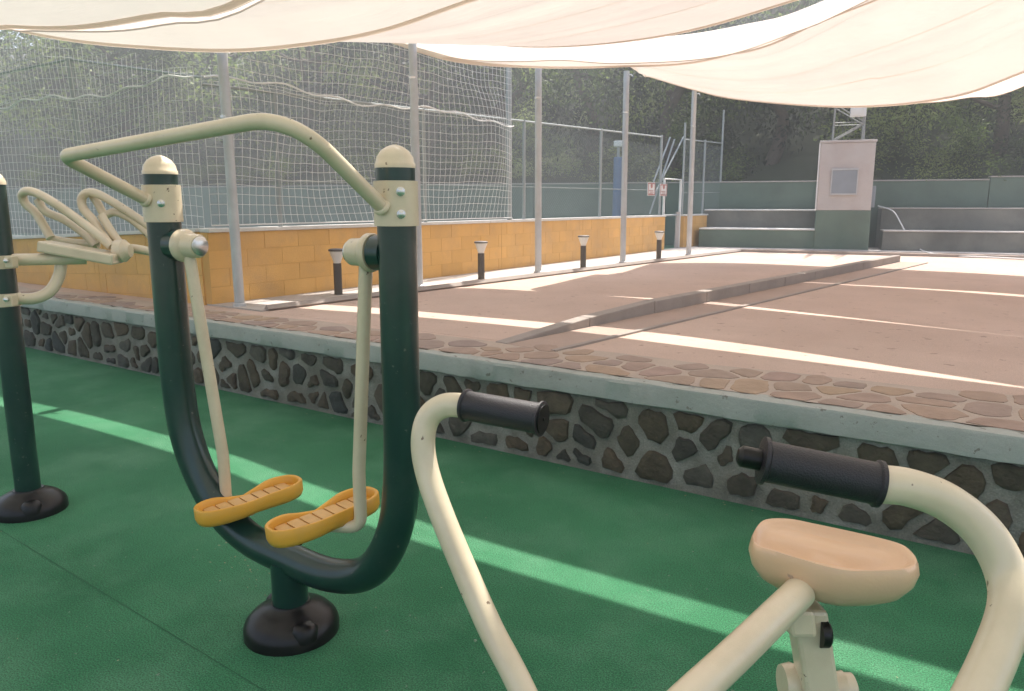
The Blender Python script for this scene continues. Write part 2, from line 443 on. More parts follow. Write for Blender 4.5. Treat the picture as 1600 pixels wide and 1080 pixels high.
def stone_mesh(name, outline, c, thick, m, rnd):
    """outline in local uv, w up; dome-ish face"""
    n = len(outline); V = []; F = []
    lay = [(1.0, -thick*.4), (1.0, thick*.35), (.93, thick*.8), (.6, thick*1.0)]
    for s, w in lay:
        for (x, y) in outline:
            V.append(((x-c[0])*s, (y-c[1])*s, w+(rnd.uniform(-1, 1)*thick*.1 if s < .95 else 0)))
    V.append((0, 0, thick*(1.02+rnd.uniform(-.1, .1))))
    for l in range(3):
        for k in range(n):
            k2 = (k+1) % n; F.append((l*n+k, l*n+k2, (l+1)*n+k2, (l+1)*n+k))
    for k in range(n): F.append((3*n+k, 3*n+(k+1) % n, 4*n))
    me = bpy.data.meshes.new(name); me.from_pydata(V, [], F); me.materials.append(m)
    for p in me.polygons: p.use_smooth = True
    try: me.set_sharp_from_angle(angle=R(50))
    except Exception: pass
    return me
YS = 3.70
WX0, WX1 = -13.0, 1.6
wall = thing('stone_retaining_wall', 'low wall of dark rubble stones with pale concrete edge along the green rubber floor', 'wall', (-6,YS,0))
mb = MB(); mb.box(((WX0+WX1)/2, YS+.15, .23), (WX1-WX0, .30, .46)); mb.build('wall_core', M_mortar, wall)
# cap edge: rough lower lip, cast in lengths
x = WX0
rnd = random.Random(4)
while x < WX1:
    L2 = 2.4
    mb = MB(); nn = 48; V = []; F = []
    prof = [(.30,.445),(-.035,.445),(-.045,.45),(-.048,.55),(-.04,.562),(.06,.562),(.06,.50)]
    for i in range(nn+1):
        xx = x+L2*i/nn
        for j, (py, pz) in enumerate(prof):
            w = noise.noise(Vector((xx*4, j*.6, 3)))*.006 + (noise.noise(Vector((xx*13, 2, 7)))*.006 if j in (1, 2) else 0) + (noise.noise(Vector((xx*9, 5, 1)))*.012 if j == 5 else 0)
            V.append((xx, YS+py+(w if j != 5 else w*2), pz+w*.7))
    npf = len(prof)
    for i in range(nn):
        for j in range(npf-1): F.append((i*npf+j, i*npf+j+1, (i+1)*npf+j+1, (i+1)*npf+j))
    mb.add(V, F); mb.build('cap_edge', M_cap, wall, smooth=40)
    x += L2
# top bed: border narrows to the left
def pave_far(x): return 3.95 + .025*max(0, x+9) + .035*max(0, x+4.5) + .02*math.sin(x*2.3) + .04*max(0, x+1)
mb = MB(); V = []; F = []
nn = 80
for i in range(nn+1):
    xx = WX0+(WX1-WX0)*i/nn
    V += [(xx, YS+.05, HC-.002), (xx, 4.75, HC-.002)]
for i in range(nn): F.append((2*i, 2*i+2, 2*i+3, 2*i+1))
# pale bed only as wide as the flagstones
V = []
for i in range(nn+1):
    xx = WX0+(WX1-WX0)*i/nn
    V += [(xx, YS+.05, HC+.0045), (xx, pave_far(xx)+.10+.02*math.sin(xx*5), HC+.0045)]
mb.add(V, F); mb.build('paving_bed', M_mortar_top, wall)
mb = MB(); mb.prism([(WX0,YS+.3),(WX1,YS+.3),(WX1,4.301),(WX0,4.301)], .1, HC-.001); mb.build('fill', M_clay, wall)
rnd = random.Random(11)
ins = Matrix(((1,0,0),(0,0,-1),(0,1,0)))      # uv -> x,z ; w -> -y
fx0, fx1 = -9.0, 1.5
for p, poly in cells(fx1-fx0, .44, 62, 3, 5, .46, .18):
    c, ol = stone_outline(poly, .014+rnd.random()**1.5*.032, rnd, .12)
    me = stone_mesh('stone', ol, c, .012+rnd.random()*.020, M_stone, rnd)
    inst('stone', me, wall, Vector((fx0+c[0], YS, .005+c[1]))-Vector(wall.location), (math.pi/2, 0, 0))
for p, poly in cells(fx1-fx0, .95, 50, 5, 9, .40, .10):
    c, ol = stone_outline(poly, .010+rnd.random()*.007, rnd, .07)
    X = fx0+c[0]; Y = YS+.035+c[1]
    if Y > pave_far(X)+.03: continue
    me = stone_mesh('flagstone', ol, c, .0042, M_flag, rnd)
    inst('flagstone', me, wall, Vector((X, Y, HC+.006))-Vector(wall.location))

# ------------------------------------------------------------------ yellow block wall
def block_wall(name, label, A, B, z0, z1, seed, cat='wall', openings=()):
    A, B = Vector(A), Vector(B); d = B-A; L = d.length; ang = math.atan2(d.y, d.x)
    w = thing(name, label, cat, (A.x, A.y, z0), None, ang)
    th = .16; rows = 4; bh = (z1-z0)/rows; bl = .42
    bm0 = MB(); bm0.box((0,0,0), (bl-.006, th, bh-.006)); 
    o = bm0.build('block', M_yellow); me = o.data; bpy.data.objects.remove(o)
    core = MB(); core.box((L/2, 0, (z1-z0)/2), (L-.004, th-.006, z1-z0-.004)); core.build('joint_core', M_yjoint, w, local=True)
    half = MB(); half.box((0,0,0), (bl/2-.006, th, bh-.006)); o = half.build('block', M_yellow); meh = o.data; bpy.data.objects.remove(o)
    rr = random.Random(seed)
    for j in range(rows):
        x = 0
        if j % 2: 
            inst('block', meh, w, (bl/4, rr.uniform(-.001,.001), bh*(j+.5))); x = bl/2
        while x+bl <= L+.01:
            inst('block', me, w, (x+bl/2, rr.uniform(-.0015,.0015), bh*(j+.5))); x += bl
        if L-x > .05:
            e = MB(); e.box((0,0,0), (L-x-.008, th, bh-.008)); e.build('block', M_yellow, w, local=True).location = (x+(L-x)/2, 0, bh*(j+.5))
    k = 0
    while k < L:
        l2 = min(2.2, L-k); c = MB(); c.box((0,0,0), (l2-.006, th+.05, .035)); c.build('coping', M_coping, w, local=True, bevel=.006).location = (k+l2/2, 0, z1-z0+.0175); k += l2
    # expansion joints
    k = 2.35
    while k < L-.3:
        c = MB(); c.box((0,0,0), (.014, th+.004, z1-z0-.01)); c.build('expansion_joint', M_yjoint, w, local=True).location = (k, 0, (z1-z0)/2); k += 2.35
    return w
block_wall('block_wall', 'long yellow painted block wall behind the row of tall steel posts', (-6.42,4.30,0), (-6.42,14.75,0), HC, 1.235, 3)
block_wall('block_wall', 'short yellow wall piece right of the gate opening in the fence', (-6.42,15.75,0), (-6.36,18.0,0), HC, 1.235, 4)
block_wall('block_wall', 'yellow wall at far left behind the beige tubes of the rear machine', (-13.0,4.42,0), (-6.42,4.37,0), .15, .955, 5).rotation_euler[1] = -R(2.5)

# ------------------------------------------------------------------ steel posts
POLES = [(375,480,360,-37), (655,450,647,40), (841,428,847,100), (973,412,980,106), (1076,400,1086,136)]
plab = ['tall grey steel post nearest the left, passing behind the beige handlebar', 'tall grey steel post right behind the domed cap of the right walker post',
        'third tall grey steel post, between the two short lamps seen right of the walker', 'fourth tall grey steel post from the left, left of the gate signs', 'farthest tall grey steel post beside the gate opening']
pole_top = []
for i, (bx, by, tx, ty) in enumerate(POLES):
    p = on(bx, by, 2, HC); top = Vector((p.x-.02, p.y, 3.42+.02*i))
    if i == 4: top.z = 3.45
    if i == 0: top.z = 2.86
    t = thing('steel_post', plab[i], 'post', (p.x, p.y, HC), 'steel posts holding the shade sails')
    MB().tube([p-Vector((0,0,.1)), top], .045, 16).build('shaft', M_steel, t, smooth=40)
    MB().lathe(p+Vector((0,0,.012)), (0,0,1), [(0,.062),(.02,.06),(.028,.048)], 18).build('foot_collar', M_steel, t, smooth=40)
    MB().lathe(top-Vector((0,0,.62)), (0,0,1), [(0,.049),(.025,.049)], 16).build('clamp_band', M_bolt, t)
    e = top-Vector((0,0,.06)); MB().tube([e, e+Vector((.09,0,.0)), e+Vector((.11,0,-.03))], .007, 6).build('eye_hook', M_bolt, t)
    pole_top.append(top)

# ------------------------------------------------------------------ bollard lamps
blab = ['short bollard lamp half hidden behind the right walker hinge', 'short bollard lamp between the second and third steel posts', 'short bollard lamp between the third and fourth steel posts', 'farthest short bollard lamp, before the gate']
b0 = thing('bollard_lamp', blab[0], 'lamp', (0,0,HC), 'bollard lamps along the path')
MB().lathe((0,0,HC), (0,0,1), [(0,.05),(.012,.05),(.014,.042),(.335,.042)], 20).build('post', M_lampbody, b0, smooth=35)
MB().lathe((0,0,HC+.336), (0,0,1), [(0,.036),(.02,.04),(.11,.075),(.122,.078)], 20).build('glass', M_lampglass, b0, smooth=35)
MB().lathe((0,0,HC+.459), (0,0,1), [(0,.085),(.016,.085),(.024,.07)], 20).build('lamp_cap', M_lampbody, b0, smooth=35)
for i, (bx, by) in enumerate([(529,462),(752,438),(911,420),(1029,406)]):
    o = b0 if i == 0 else copy_tree(b0)
    p = on(bx, by, 2, HC); o.location = (p.x, p.y, HC); o['label'] = blab[i]

# ------------------------------------------------------------------ fence, gate, net
FX = -6.42
fy = [5.2, 7.45, 9.69, 12.08, 14.62, 15.8, 17.0, 18.1]
def ftop(y): return 2.56+.027*max(0, y-6)
fn = thing('chain_link_fence', 'grey chain link fence with thin posts standing on the long yellow wall', 'fence', (FX,9,1.27))
for y in fy:
    t_ = ftop(y)+(.04 if y < 17.9 else .75)
    if y == 15.8: t_ += .3
    MB().tube([(FX,y,1.24),(FX,y,t_)], .024, 10).build('fence_post', M_fpost, fn, smooth=40)
for (ya, yb) in ((4.4,14.62), (15.8,18.1)):
    MB().tube([(FX,ya,ftop(ya)),(FX,yb,ftop(yb))], .014, 8).build('top_rail', M_fpost, fn)
    MB().tube([(FX,ya,1.72),(FX,yb,1.76)], .006, 6).build('tension_wire', M_fpost, fn)
    w = MB(); cell = .06; n = int((yb-ya)/cell); Hf = ftop((ya+yb)/2)-1.30; m_ = int(Hf/cell)
    V, F = w.v, w.f
    def wire(p, q_, r=.0013):
        n0 = len(V); t1 = Vector((r,0,0)); dz = (q_-p).normalized(); t2 = t1.cross(dz).normalized()*r
        for c_ in (p, q_):
            V.extend([c_+t1, c_-t1*.5+t2*.87, c_-t1*.5-t2*.87])
        F.extend([(n0,n0+1,n0+4,n0+3),(n0+1,n0+2,n0+5,n0+4),(n0+2,n0,n0+3,n0+5)])
    # long diagonal wires (zig-zag chain links seen as two families of diagonals)
    for fam in (1, -1):
        for i in range(-m_, n+m_):
            y0 = ya+i*cell; y1 = y0+fam*m_*cell
            pa, pb = Vector((FX+fam*.002,y0,1.30)), Vector((FX+fam*.002,y1,1.30+m_*cell))
            t0, t1 = 0, 1
            dy = y1-y0
            ta, tb = (ya-y0)/dy, (yb-y0)/dy
            if ta > tb: ta, tb = tb, ta
            t0, t1 = max(0, ta), min(1, tb)
            if t1-t0 > .01: wire(pa.lerp(pb, t0), pa.lerp(pb, t1))
    tag(w.build('wire_mesh', M_wire, fn), kind='stuff')
# left wall fence
fn2 = thing('chain_link_fence', 'thin fence posts and rail on the yellow wall at the far left', 'fence', (-8.5,4.3,1.15))
for px_ in (110,):
    pb = on(112, 330, 1, 4.25); MB().tube([(pb.x,4.4,1.1),(pb.x-.03,4.4,3.03)], .026, 10).build('fence_post', M_fpost, fn2)
pb = on(112, 330, 1, 4.25)
MB().tube([(pb.x-4,4.4,3.0),(pb.x-.03,4.4,3.0)], .014, 8).build('top_rail', M_fpost, fn2)
MB().tube([(pb.x-.03,4.4,3.0),(-6.42,4.42,2.62)], .012, 8).build('top_rail', M_fpost, fn2)
# gate
gt = thing('fence_gate', 'narrow grey metal gate frame in the gap of the yellow wall', 'gate', (-6.42,15.25,HC))
gz = 1.99
MB().tube([(-6.42,14.83,HC),(-6.42,14.83,gz),(-6.42,15.68,gz),(-6.42,15.68,HC)], .028, 8).build('gate_frame', M_white, gt)
MB().tube([(-6.42,14.86,1.26),(-6.42,15.65,1.26)], .02, 8).build('mid_rail', M_fpost, gt)
mb = MB(); mb.box((-6.42,15.58,.95), (.03,.16,.75)); mb.build('kick_plate', M_path, gt)
# pitch-side braces
gp = thing('goal_brace', 'slanting grey tubes of a goal frame seen through the fence left of the gate', 'frame', (-7.2,15,.5))
a1, b1 = on(1015,335,0,-7.2), on(1054,218,0,-7.2); a3, b3 = on(1024,300,0,-7.2), on(1068,214,0,-7.2)
MB().tube([a1, b1], .02, 8).build('tube', M_fpost, gp); MB().tube([on(1019,290,0,-7.2), on(1047,215,0,-7.2)], .02, 8).build('tube', M_fpost, gp)
MB().tube([a3-Vector((0,0,.02)), b3], .02, 8).build('tube', M_fpost, gp)
# signs: white with red marks
def sign(label, x0, x1, y0, y1):
    c0 = on((x0+x1)/2, (y0+y1)/2, 0, -6.36)
    s = thing('warning_sign', label, 'sign', c0, 'white signs with red marks by the gate')
    w = .34; h = (y1-y0)/1220*16.2
    mb = MB(); mb.box(c0, (.012, w, h)); mb.build('board', M_white, s)
    f = MB(); 
    f.box(c0+Vector((.009,0,h/2-.02)), (.004,w-.02,.02)); f.box(c0+Vector((.009,0,-h/2+.02)), (.004,w-.02,.02))
    f.box(c0+Vector((.009,w/2-.02,0)), (.004,.02,h-.06)); f.box(c0+Vector((.009,-w/2+.02,0)), (.004,.02,h-.06))
    f.build('red_border', M_red, s)
    g = MB()
    g.lathe(c0+Vector((.0075,0,.06)), (1,0,0), [(0,.045),(.004,.045)], 14)
    for k in range(3): g.box(c0+Vector((.009,(-.02,.01,-.01)[k],-.03-.03*k)), (.004,(.2,.16,.18)[k],.012))
    g.build('red_mark', M_red, s)
sign('white sign with red marks, left one of the two before the gate', 1014, 1021, 286, 305)
sign('white sign with red marks hanging closest to the gate frame', 1033, 1040, 288, 306)

# net: white cord grid hanging before the fence
def net(name, label, P, z0, z1, cell, r, seed, top):
    """P(s) -> Vector2 base line for s metres, length L"""
    L, fn_ = P
    w = MB(); V, F = w.v, w.f
    nx = int(L/cell); nz = int((z1-z0)/cell)
    g = []
    for i in range(nx+1):
        s = i*L/nx; cidx = []; zt_ = top(s)
        for j in range(nz+1):
            z = z0+(z1-z0)*j/nz
            if z > zt_: break
            v = j/nz
            bx, by, nx_, ny_ = fn_(s)
            billow = .16*math.sin(s*1.35+seed)*math.sin(math.pi*min(1, v*1.5)) + .05*noise.noise(Vector((s*.9, z*1.1, seed))) 
            dz = .10*noise.noise(Vector((s*.6, z*.5, seed+9))) + .022*noise.noise(Vector((s*3, z*3, seed+4)))
            ds = .07*noise.noise(Vector((s*.7, z*.9, seed+14))) + .015*noise.noise(Vector((s*4, z*3, seed+44)))
            # slack gathered on the fence rail
            rail = 2.60+.03*math.sin(s*2.4)
            k = math.exp(-((z-rail)/.16)**2); dz += -(z-rail)*k*.75
            e_ = min(1, s/.5, (L-s)/.5); billow *= e_; ds *= e_
            zz = z+dz*min(1, v*6)
            cidx.append(Vector((bx+nx_*(billow+.05)-ny_*ds, by+ny_*(billow+.05)+nx_*ds, zz)))
        g.append(cidx)
    def seg(p, q_, rr_):
        n0 = len(V); dz = (q_-p).normalized(); t1 = dz.orthogonal().normalized(); t2 = dz.cross(t1)
        for c_ in (p, q_): V.extend([c_+t1*rr_, c_-t1*rr_*.5+t2*rr_*.87, c_-t1*rr_*.5-t2*rr_*.87])
        F.extend([(n0,n0+1,n0+4,n0+3),(n0+1,n0+2,n0+5,n0+4),(n0+2,n0,n0+3,n0+5)])
    for i in range(nx+1):
        for j in range(nz+1):
            if j >= len(g[i]): break
            if i < nx and j < len(g[i+1]): seg(g[i][j], g[i+1][j], r)
            if j+1 < len(g[i]): seg(g[i][j], g[i][j+1], r)
    t = thing(name, label, 'net', (fn_(L/2)[0], fn_(L/2)[1], z0))
    tag(w.build('cord_mesh', M_net, t), kind='stuff')
    e = MB(); e.tube([g[i][0] for i in range(nx+1)], .007, 5); e.build('bottom_rope', M_net, t)
    rr = random.Random(seed)
    e = MB(); e.tube([Vector((fn_(i*L/nx)[0]+.09*fn_(0)[2], fn_(i*L/nx)[1]+.09*fn_(0)[3], 2.60+.035*math.sin(i*cell*2.4)+.02*math.sin(i*cell*9))) for i in range(nx+1)], .009, 5); e.build('gathered_rope', M_net, t)
    return t
net('sports_net', 'white square mesh net hanging over the yellow wall behind the walker', (4.87, lambda s: (-6.36, 4.33+s, 1, 0)), 1.30, 3.95, .088, .0029, 2, lambda s: min(3.7, 2.78+.27*s))
net('sports_net', 'white square mesh net at the far left above the rear machine', (6.2, lambda s: (-12.60+s, 4.33, 0, -.3)), 1.12, 3.9, .088, .0029, 6, lambda s: 3.95-.195*s)
np_ = thing('net_pole', 'thin upright pole at the right end of the white net', 'pole', (-6.36,9.22,1.24))
MB().tube([(-6.36,9.22,1.24),(-6.38,9.22,3.7)], .035, 12).build('shaft', M_fpost, np_, smooth=40)
MB().lathe((-6.36,9.22,1.28), (0,0,1), [(0,.055),(.02,.05)], 12).build('foot_collar', M_fpost, np_)

# blue padded post on the pitch
bp_ = on(964, 330, 1, 17.0)
t = thing('padded_post', 'blue padded sports post with white fitting on top behind the fence', 'post', (bp_.x,17,.5))
zt = on(964,247,1,17).z
MB().lathe((bp_.x,17,.5), (0,0,1), [(0,.11),(zt-.5,.11),(zt-.48,.09)], 18).build('padding', M_blue, t, smooth=40)
MB().lathe((bp_.x,17,zt), (0,0,1), [(0,.035),(.25,.035)], 12).build('pipe', M_fpost, t)
MB().box((bp_.x,17,zt+.33), (.22,.12,.14)).build('fitting', M_white, t, bevel=.02)

# ------------------------------------------------------------------ far end: steps, retaining wall, service box
ue = Vector((.972,.235,0)); un = Vector((-.235,.972,0)); E0 = Vector((-3.9,16.78,0)); eang = math.atan2(ue.y, ue.x)
def ept(s, t_, z): return E0+ue*s+un*t_+Vector((0,0,z))
def ebox(name, m, parent, s0, s1, t0, t1, z0, z1, bevel=.01):
    mb = MB(); mb.box(ept((s0+s1)/2, (t0+t1)/2, (z0+z1)/2), (s1-s0, t1-t0, z1-z0), eang); return mb.build(name, m, parent, bevel=bevel)
sl = thing('terrace_steps', 'two tall green painted concrete steps left of the service tower', 'steps', ept(-1,.4,HC))
ebox('lower_step', M_dkgreen, sl, -2.35, .02, .02, .8, HC, .945); ebox('sunlit_step_edge', M_coping, sl, -2.35, .02, .0, .82, .946, .975)  # pale top slabs put the sunlit step edges into the colour
ebox('upper_step', M_oldconc, sl, -2.35, .02, .8, 1.7, HC, 1.34); ebox('sunlit_step_edge', M_coping, sl, -2.35, .02, .78, 1.72, 1.341, 1.37)
sr = thing('terrace_steps', 'two tall stained grey concrete steps right of the service tower', 'steps', ept(6,.4,HC))
for k in range(4):
    ebox('lower_step', M_oldconc, sr, 1.28+k*3.2, 1.28+(k+1)*3.2-.015, .02, .8, HC, .94)
    ebox('upper_step', M_oldconc, sr, 1.28+k*3.2, 1.28+(k+1)*3.2-.015, .8, 1.7, HC, 1.39)
    ebox('sunlit_step_edge', M_path, sr, 1.28+k*3.2, 1.28+(k+1)*3.2-.015, .0, .8, .941, .965)  # paler slab again stands in for sun on the step top
    ebox('sunlit_step_edge', M_path, sr, 1.28+k*3.2, 1.28+(k+1)*3.2-.015, .78, 1.72, 1.391, 1.41)
rw = thing('retaining_wall', 'long green painted retaining wall below the trees', 'wall', ept(0,2,HC))
for k in range(-9, 5):
    ebox('wall_panel', M_dkgreen, rw, .0+k*3.4, (k+1)*3.4-.012, 1.85, 2.1, 0, 1.98+(.06 if k > 0 else 0))
    ebox('wall_coping', M_path, rw, .0+k*3.4, (k+1)*3.4-.012, 1.83, 2.12, 1.982+(.06 if k > 0 else 0), 2.01+(.06 if k > 0 else 0))
tw = thing('service_tower', 'square pale plaster service tower with green base and grey hatch', 'tower', ept(.55,.3,HC))
zt = 2.70
ebox('upper_body', M_box, tw, .0, 1.02, 0.0, 1.0, 1.36, zt, .012)
ebox('green_base', M_dkgreen, tw, -.004, 1.03, -.006, 1.006, HC, 1.358, .01)
ebox('roof_slab', M_box, tw, -.02, 1.04, -.02, 1.02, zt+.002, zt+.05)
hh = ebox('hatch', M_panel, tw, .26, .72, -.03, -.002, 1.70, 2.16, .004)
for (s0, s1, z0, z1) in ((.24,.74,2.16,2.19),(.24,.74,1.67,1.70),(.24,.26,1.70,2.16),(.72,.74,1.70,2.16)):
    ebox('hatch_frame', M_steel, hh, s0, s1, -.04, -.002, z0, z1, .003)
ebox('meter_box', M_panel, tw, 1.032, 1.11, .35, .75, 1.42, 1.85, .008)
ebox('corner_strip', M_white, tw, -.03, -.004, -.02, .02, 1.36, zt, .004)  # thin white strip along the tower's front left edge
# lattice mast on the tower
M_mast = surf('weathered_mast_steel', (.33,.33,.31), (.25,.25,.24), rough=.6, metal=.2)
ms = thing('lattice_mast', 'light metal lattice mast with crossed braces standing on the service tower', 'mast', ept(.5,.5,zt+.05))
zb = zt+.052; legs = [(.22,.25),(.80,.25),(.22,.83),(.80,.83)]; mt = 5.6
for s, t_ in legs: MB().tube([ept(s,t_,zb), ept(s+(.5-s)*.15,t_+(.5-t_)*.15,mt)], .017, 8).build('leg', M_mast, ms)
lv = [zb+.02, zb+.36, zb+.72, zb+1.1, zb+1.5]
for i in range(4):
    for (a_, b_) in ((0,1),(2,3),(0,2),(1,3)):
        A_, B_ = legs[a_], legs[b_]
        if i % 2: A_, B_ = B_, A_
        MB().tube([ept(*A_, lv[i]), ept(*B_, lv[i+1])], .013, 6).build('brace', M_mast, ms)
        MB().tube([ept(*legs[a_], lv[i+1]), ept(*legs[b_], lv[i+1])], .009, 6).build('cross_bar', M_mast, ms)
fl_ = on(1341,175,1,17.2)
fd = thing('floodlight', 'small white floodlight box fixed to the lattice mast just below the sail', 'lamp', fl_)
MB().box(fl_, (.30,.12,.19), eang).build('housing', M_white, fd, bevel=.015)
MB().box(fl_+Vector((0,-.07,-.01)), (.24,.012,.12), eang).build('lens', M_lampglass, fd)
MB().tube([fl_+Vector((0,.06,0)), fl_+Vector((0,.12,-.08)), fl_+Vector((0.0,.2,-.08))], .012, 6).build('bracket', M_steel, fd)
# white hose
hp = [on(1372,322,1,17.9), on(1395,330,1,17.7), on(1408,350,1,17.45), on(1420,372,1,17.3), on(1440,391,2,HC+.03), on(1475,399,2,HC+.02), on(1540,402,2,HC+.02), on(1640,407,2,HC+.02)]
MB_ = MB(); MB_.tube(cr(hp, 8), .014, 8)
o = MB_.build('hose', M_white, smooth=60); tag(o, 'thin white hose running down from the tower over the grey steps to the ground', 'hose')

# ------------------------------------------------------------------ hill and trees
mb = MB(); V = []; F = []; nx, ny = 60, 24
for j in range(ny+1):
    for i in range(nx+1):
        s = -70+140*i/nx; t_ = 2.15+j*2.0; z = 1.6+ max(0, t_-2.15)*.42 + 1.2*noise.noise(Vector((s*.1, t_*.1, 0)))*min(1, j*.3)
        V.append(ept(s, t_, min(z, 15)))
for j in range(ny):
    for i in range(nx):
        a = j*(nx+1)+i; F.append((a, a+1, a+nx+2, a+nx+1))
mb.add(V, F); tag(mb.build('hill', M_hill, smooth=80), kind='structure')
def hill_z(t_): return 1.6+max(0, t_-2.15)*.42

def crown_mesh(seed, kind):
    rnd = random.Random(seed); V = []; F = []
    nclump = 36; MI = []
    for c in range(nclump):
        while True:
            p = Vector((rnd.uniform(-1,1), rnd.uniform(-1,1), rnd.uniform(-1,1)))
            if .25 < p.length < 1: break
        cx_, cy_, cz_ = p.x*1.0, p.y*1.0, p.z*1.0
        cr_ = rnd.uniform(.15,.34); mi = 1 if rnd.random() < (.25,.5,.6)[kind] else 0  # lighter or darker leaf colour per clump imitates highlights and shadows
        nl = int(210*(cr_/.25)**1.3)
        for k in range(nl):
            q_ = Vector((rnd.gauss(0,1), rnd.gauss(0,1), rnd.gauss(0,.75)))
            q_ = q_.normalized()*cr_*min(1.25, abs(rnd.gauss(.75,.28)))
            c0 = Vector((cx_, cy_, cz_))+q_
            ln = rnd.uniform(.03,.065) if kind != 2 else rnd.uniform(.05,.10)
            wd = ln*(.45 if kind != 2 else .2)
            d_ = (q_.normalized()+Vector((rnd.uniform(-1,1), rnd.uniform(-1,1), rnd.uniform(-1.2,.6)))).normalized()
            s_ = d_.cross(Vector((rnd.uniform(-1,1), rnd.uniform(-1,1), rnd.uniform(-1,1)))).normalized()
            n0 = len(V)
            V += [c0-d_*ln*.5, c0+s_*wd*.5, c0+d_*ln*.5, c0-s_*wd*.5]; F.append((n0,n0+1,n0+2,n0+3)); MI.append(mi if rnd.random() < .96 else 1-mi)
    me = bpy.data.meshes.new('crown'); me.from_pydata([tuple(v) for v in V], [], F)
    for a_ in ((0,1),(0,1),(1,2))[kind]: me.materials.append(M_leaf[a_])
    me.polygons.foreach_set('material_index', MI)
    return me
crowns = {}
for k in range(3):
    for s in range(2):
        me = crown_mesh(10*k+s, k); crowns[(k, s)] = me
def trunk_mesh(seed):
    rnd = random.Random(seed); mb = MB()
    main = [Vector((0,0,0)), Vector((rnd.uniform(-.06,.06),rnd.uniform(-.06,.06),.25)), Vector((rnd.uniform(-.1,.1),rnd.uniform(-.1,.1),.5)), Vector((rnd.uniform(-.1,.1),rnd.uniform(-.1,.1),.85))]
    mb.tube(cr(main,4), [.03-.022*i/12 for i in range(13)], 8)
    for k in range(7):
        b_ = main[1].lerp(main[3], rnd.uniform(0,.8)); a = rnd.uniform(0,6.28)
        e_ = b_+Vector((math.cos(a)*rnd.uniform(.15,.32), math.sin(a)*rnd.uniform(.15,.32), rnd.uniform(.08,.25)))
        mb.tube([b_, b_.lerp(e_,.5)+Vector((0,0,-.02)), e_], [.013,.009,.003], 6)
    o = mb.build('trunk', M_bark, smooth=60); me = o.data; bpy.data.objects.remove(o); return me
trunks = [trunk_mesh(s) for s in range(3)]
def tree(label, s, t_, H_, W_, kind, var, lift=.62, group='trees on the slope behind the retaining wall', name='tree', cat='tree'):
    p = ept(s, t_, hill_z(t_)-.3)
    r = thing(name, label, cat, p, group, random.Random(s*7+t_).uniform(0,6.28))
    if name == 'tree': inst('trunk', trunks[var % 3], r, (0,0,0), (0,0,0), (H_*1.1,H_*1.1,H_*.95))
    inst('crown', crowns[(kind, var % 2)], r, (0,0,H_*lift), (0,0,var*1.3), (W_/2, W_/2, H_*(1-lift)*1.05 if lift > .3 else H_*.55))
    return r

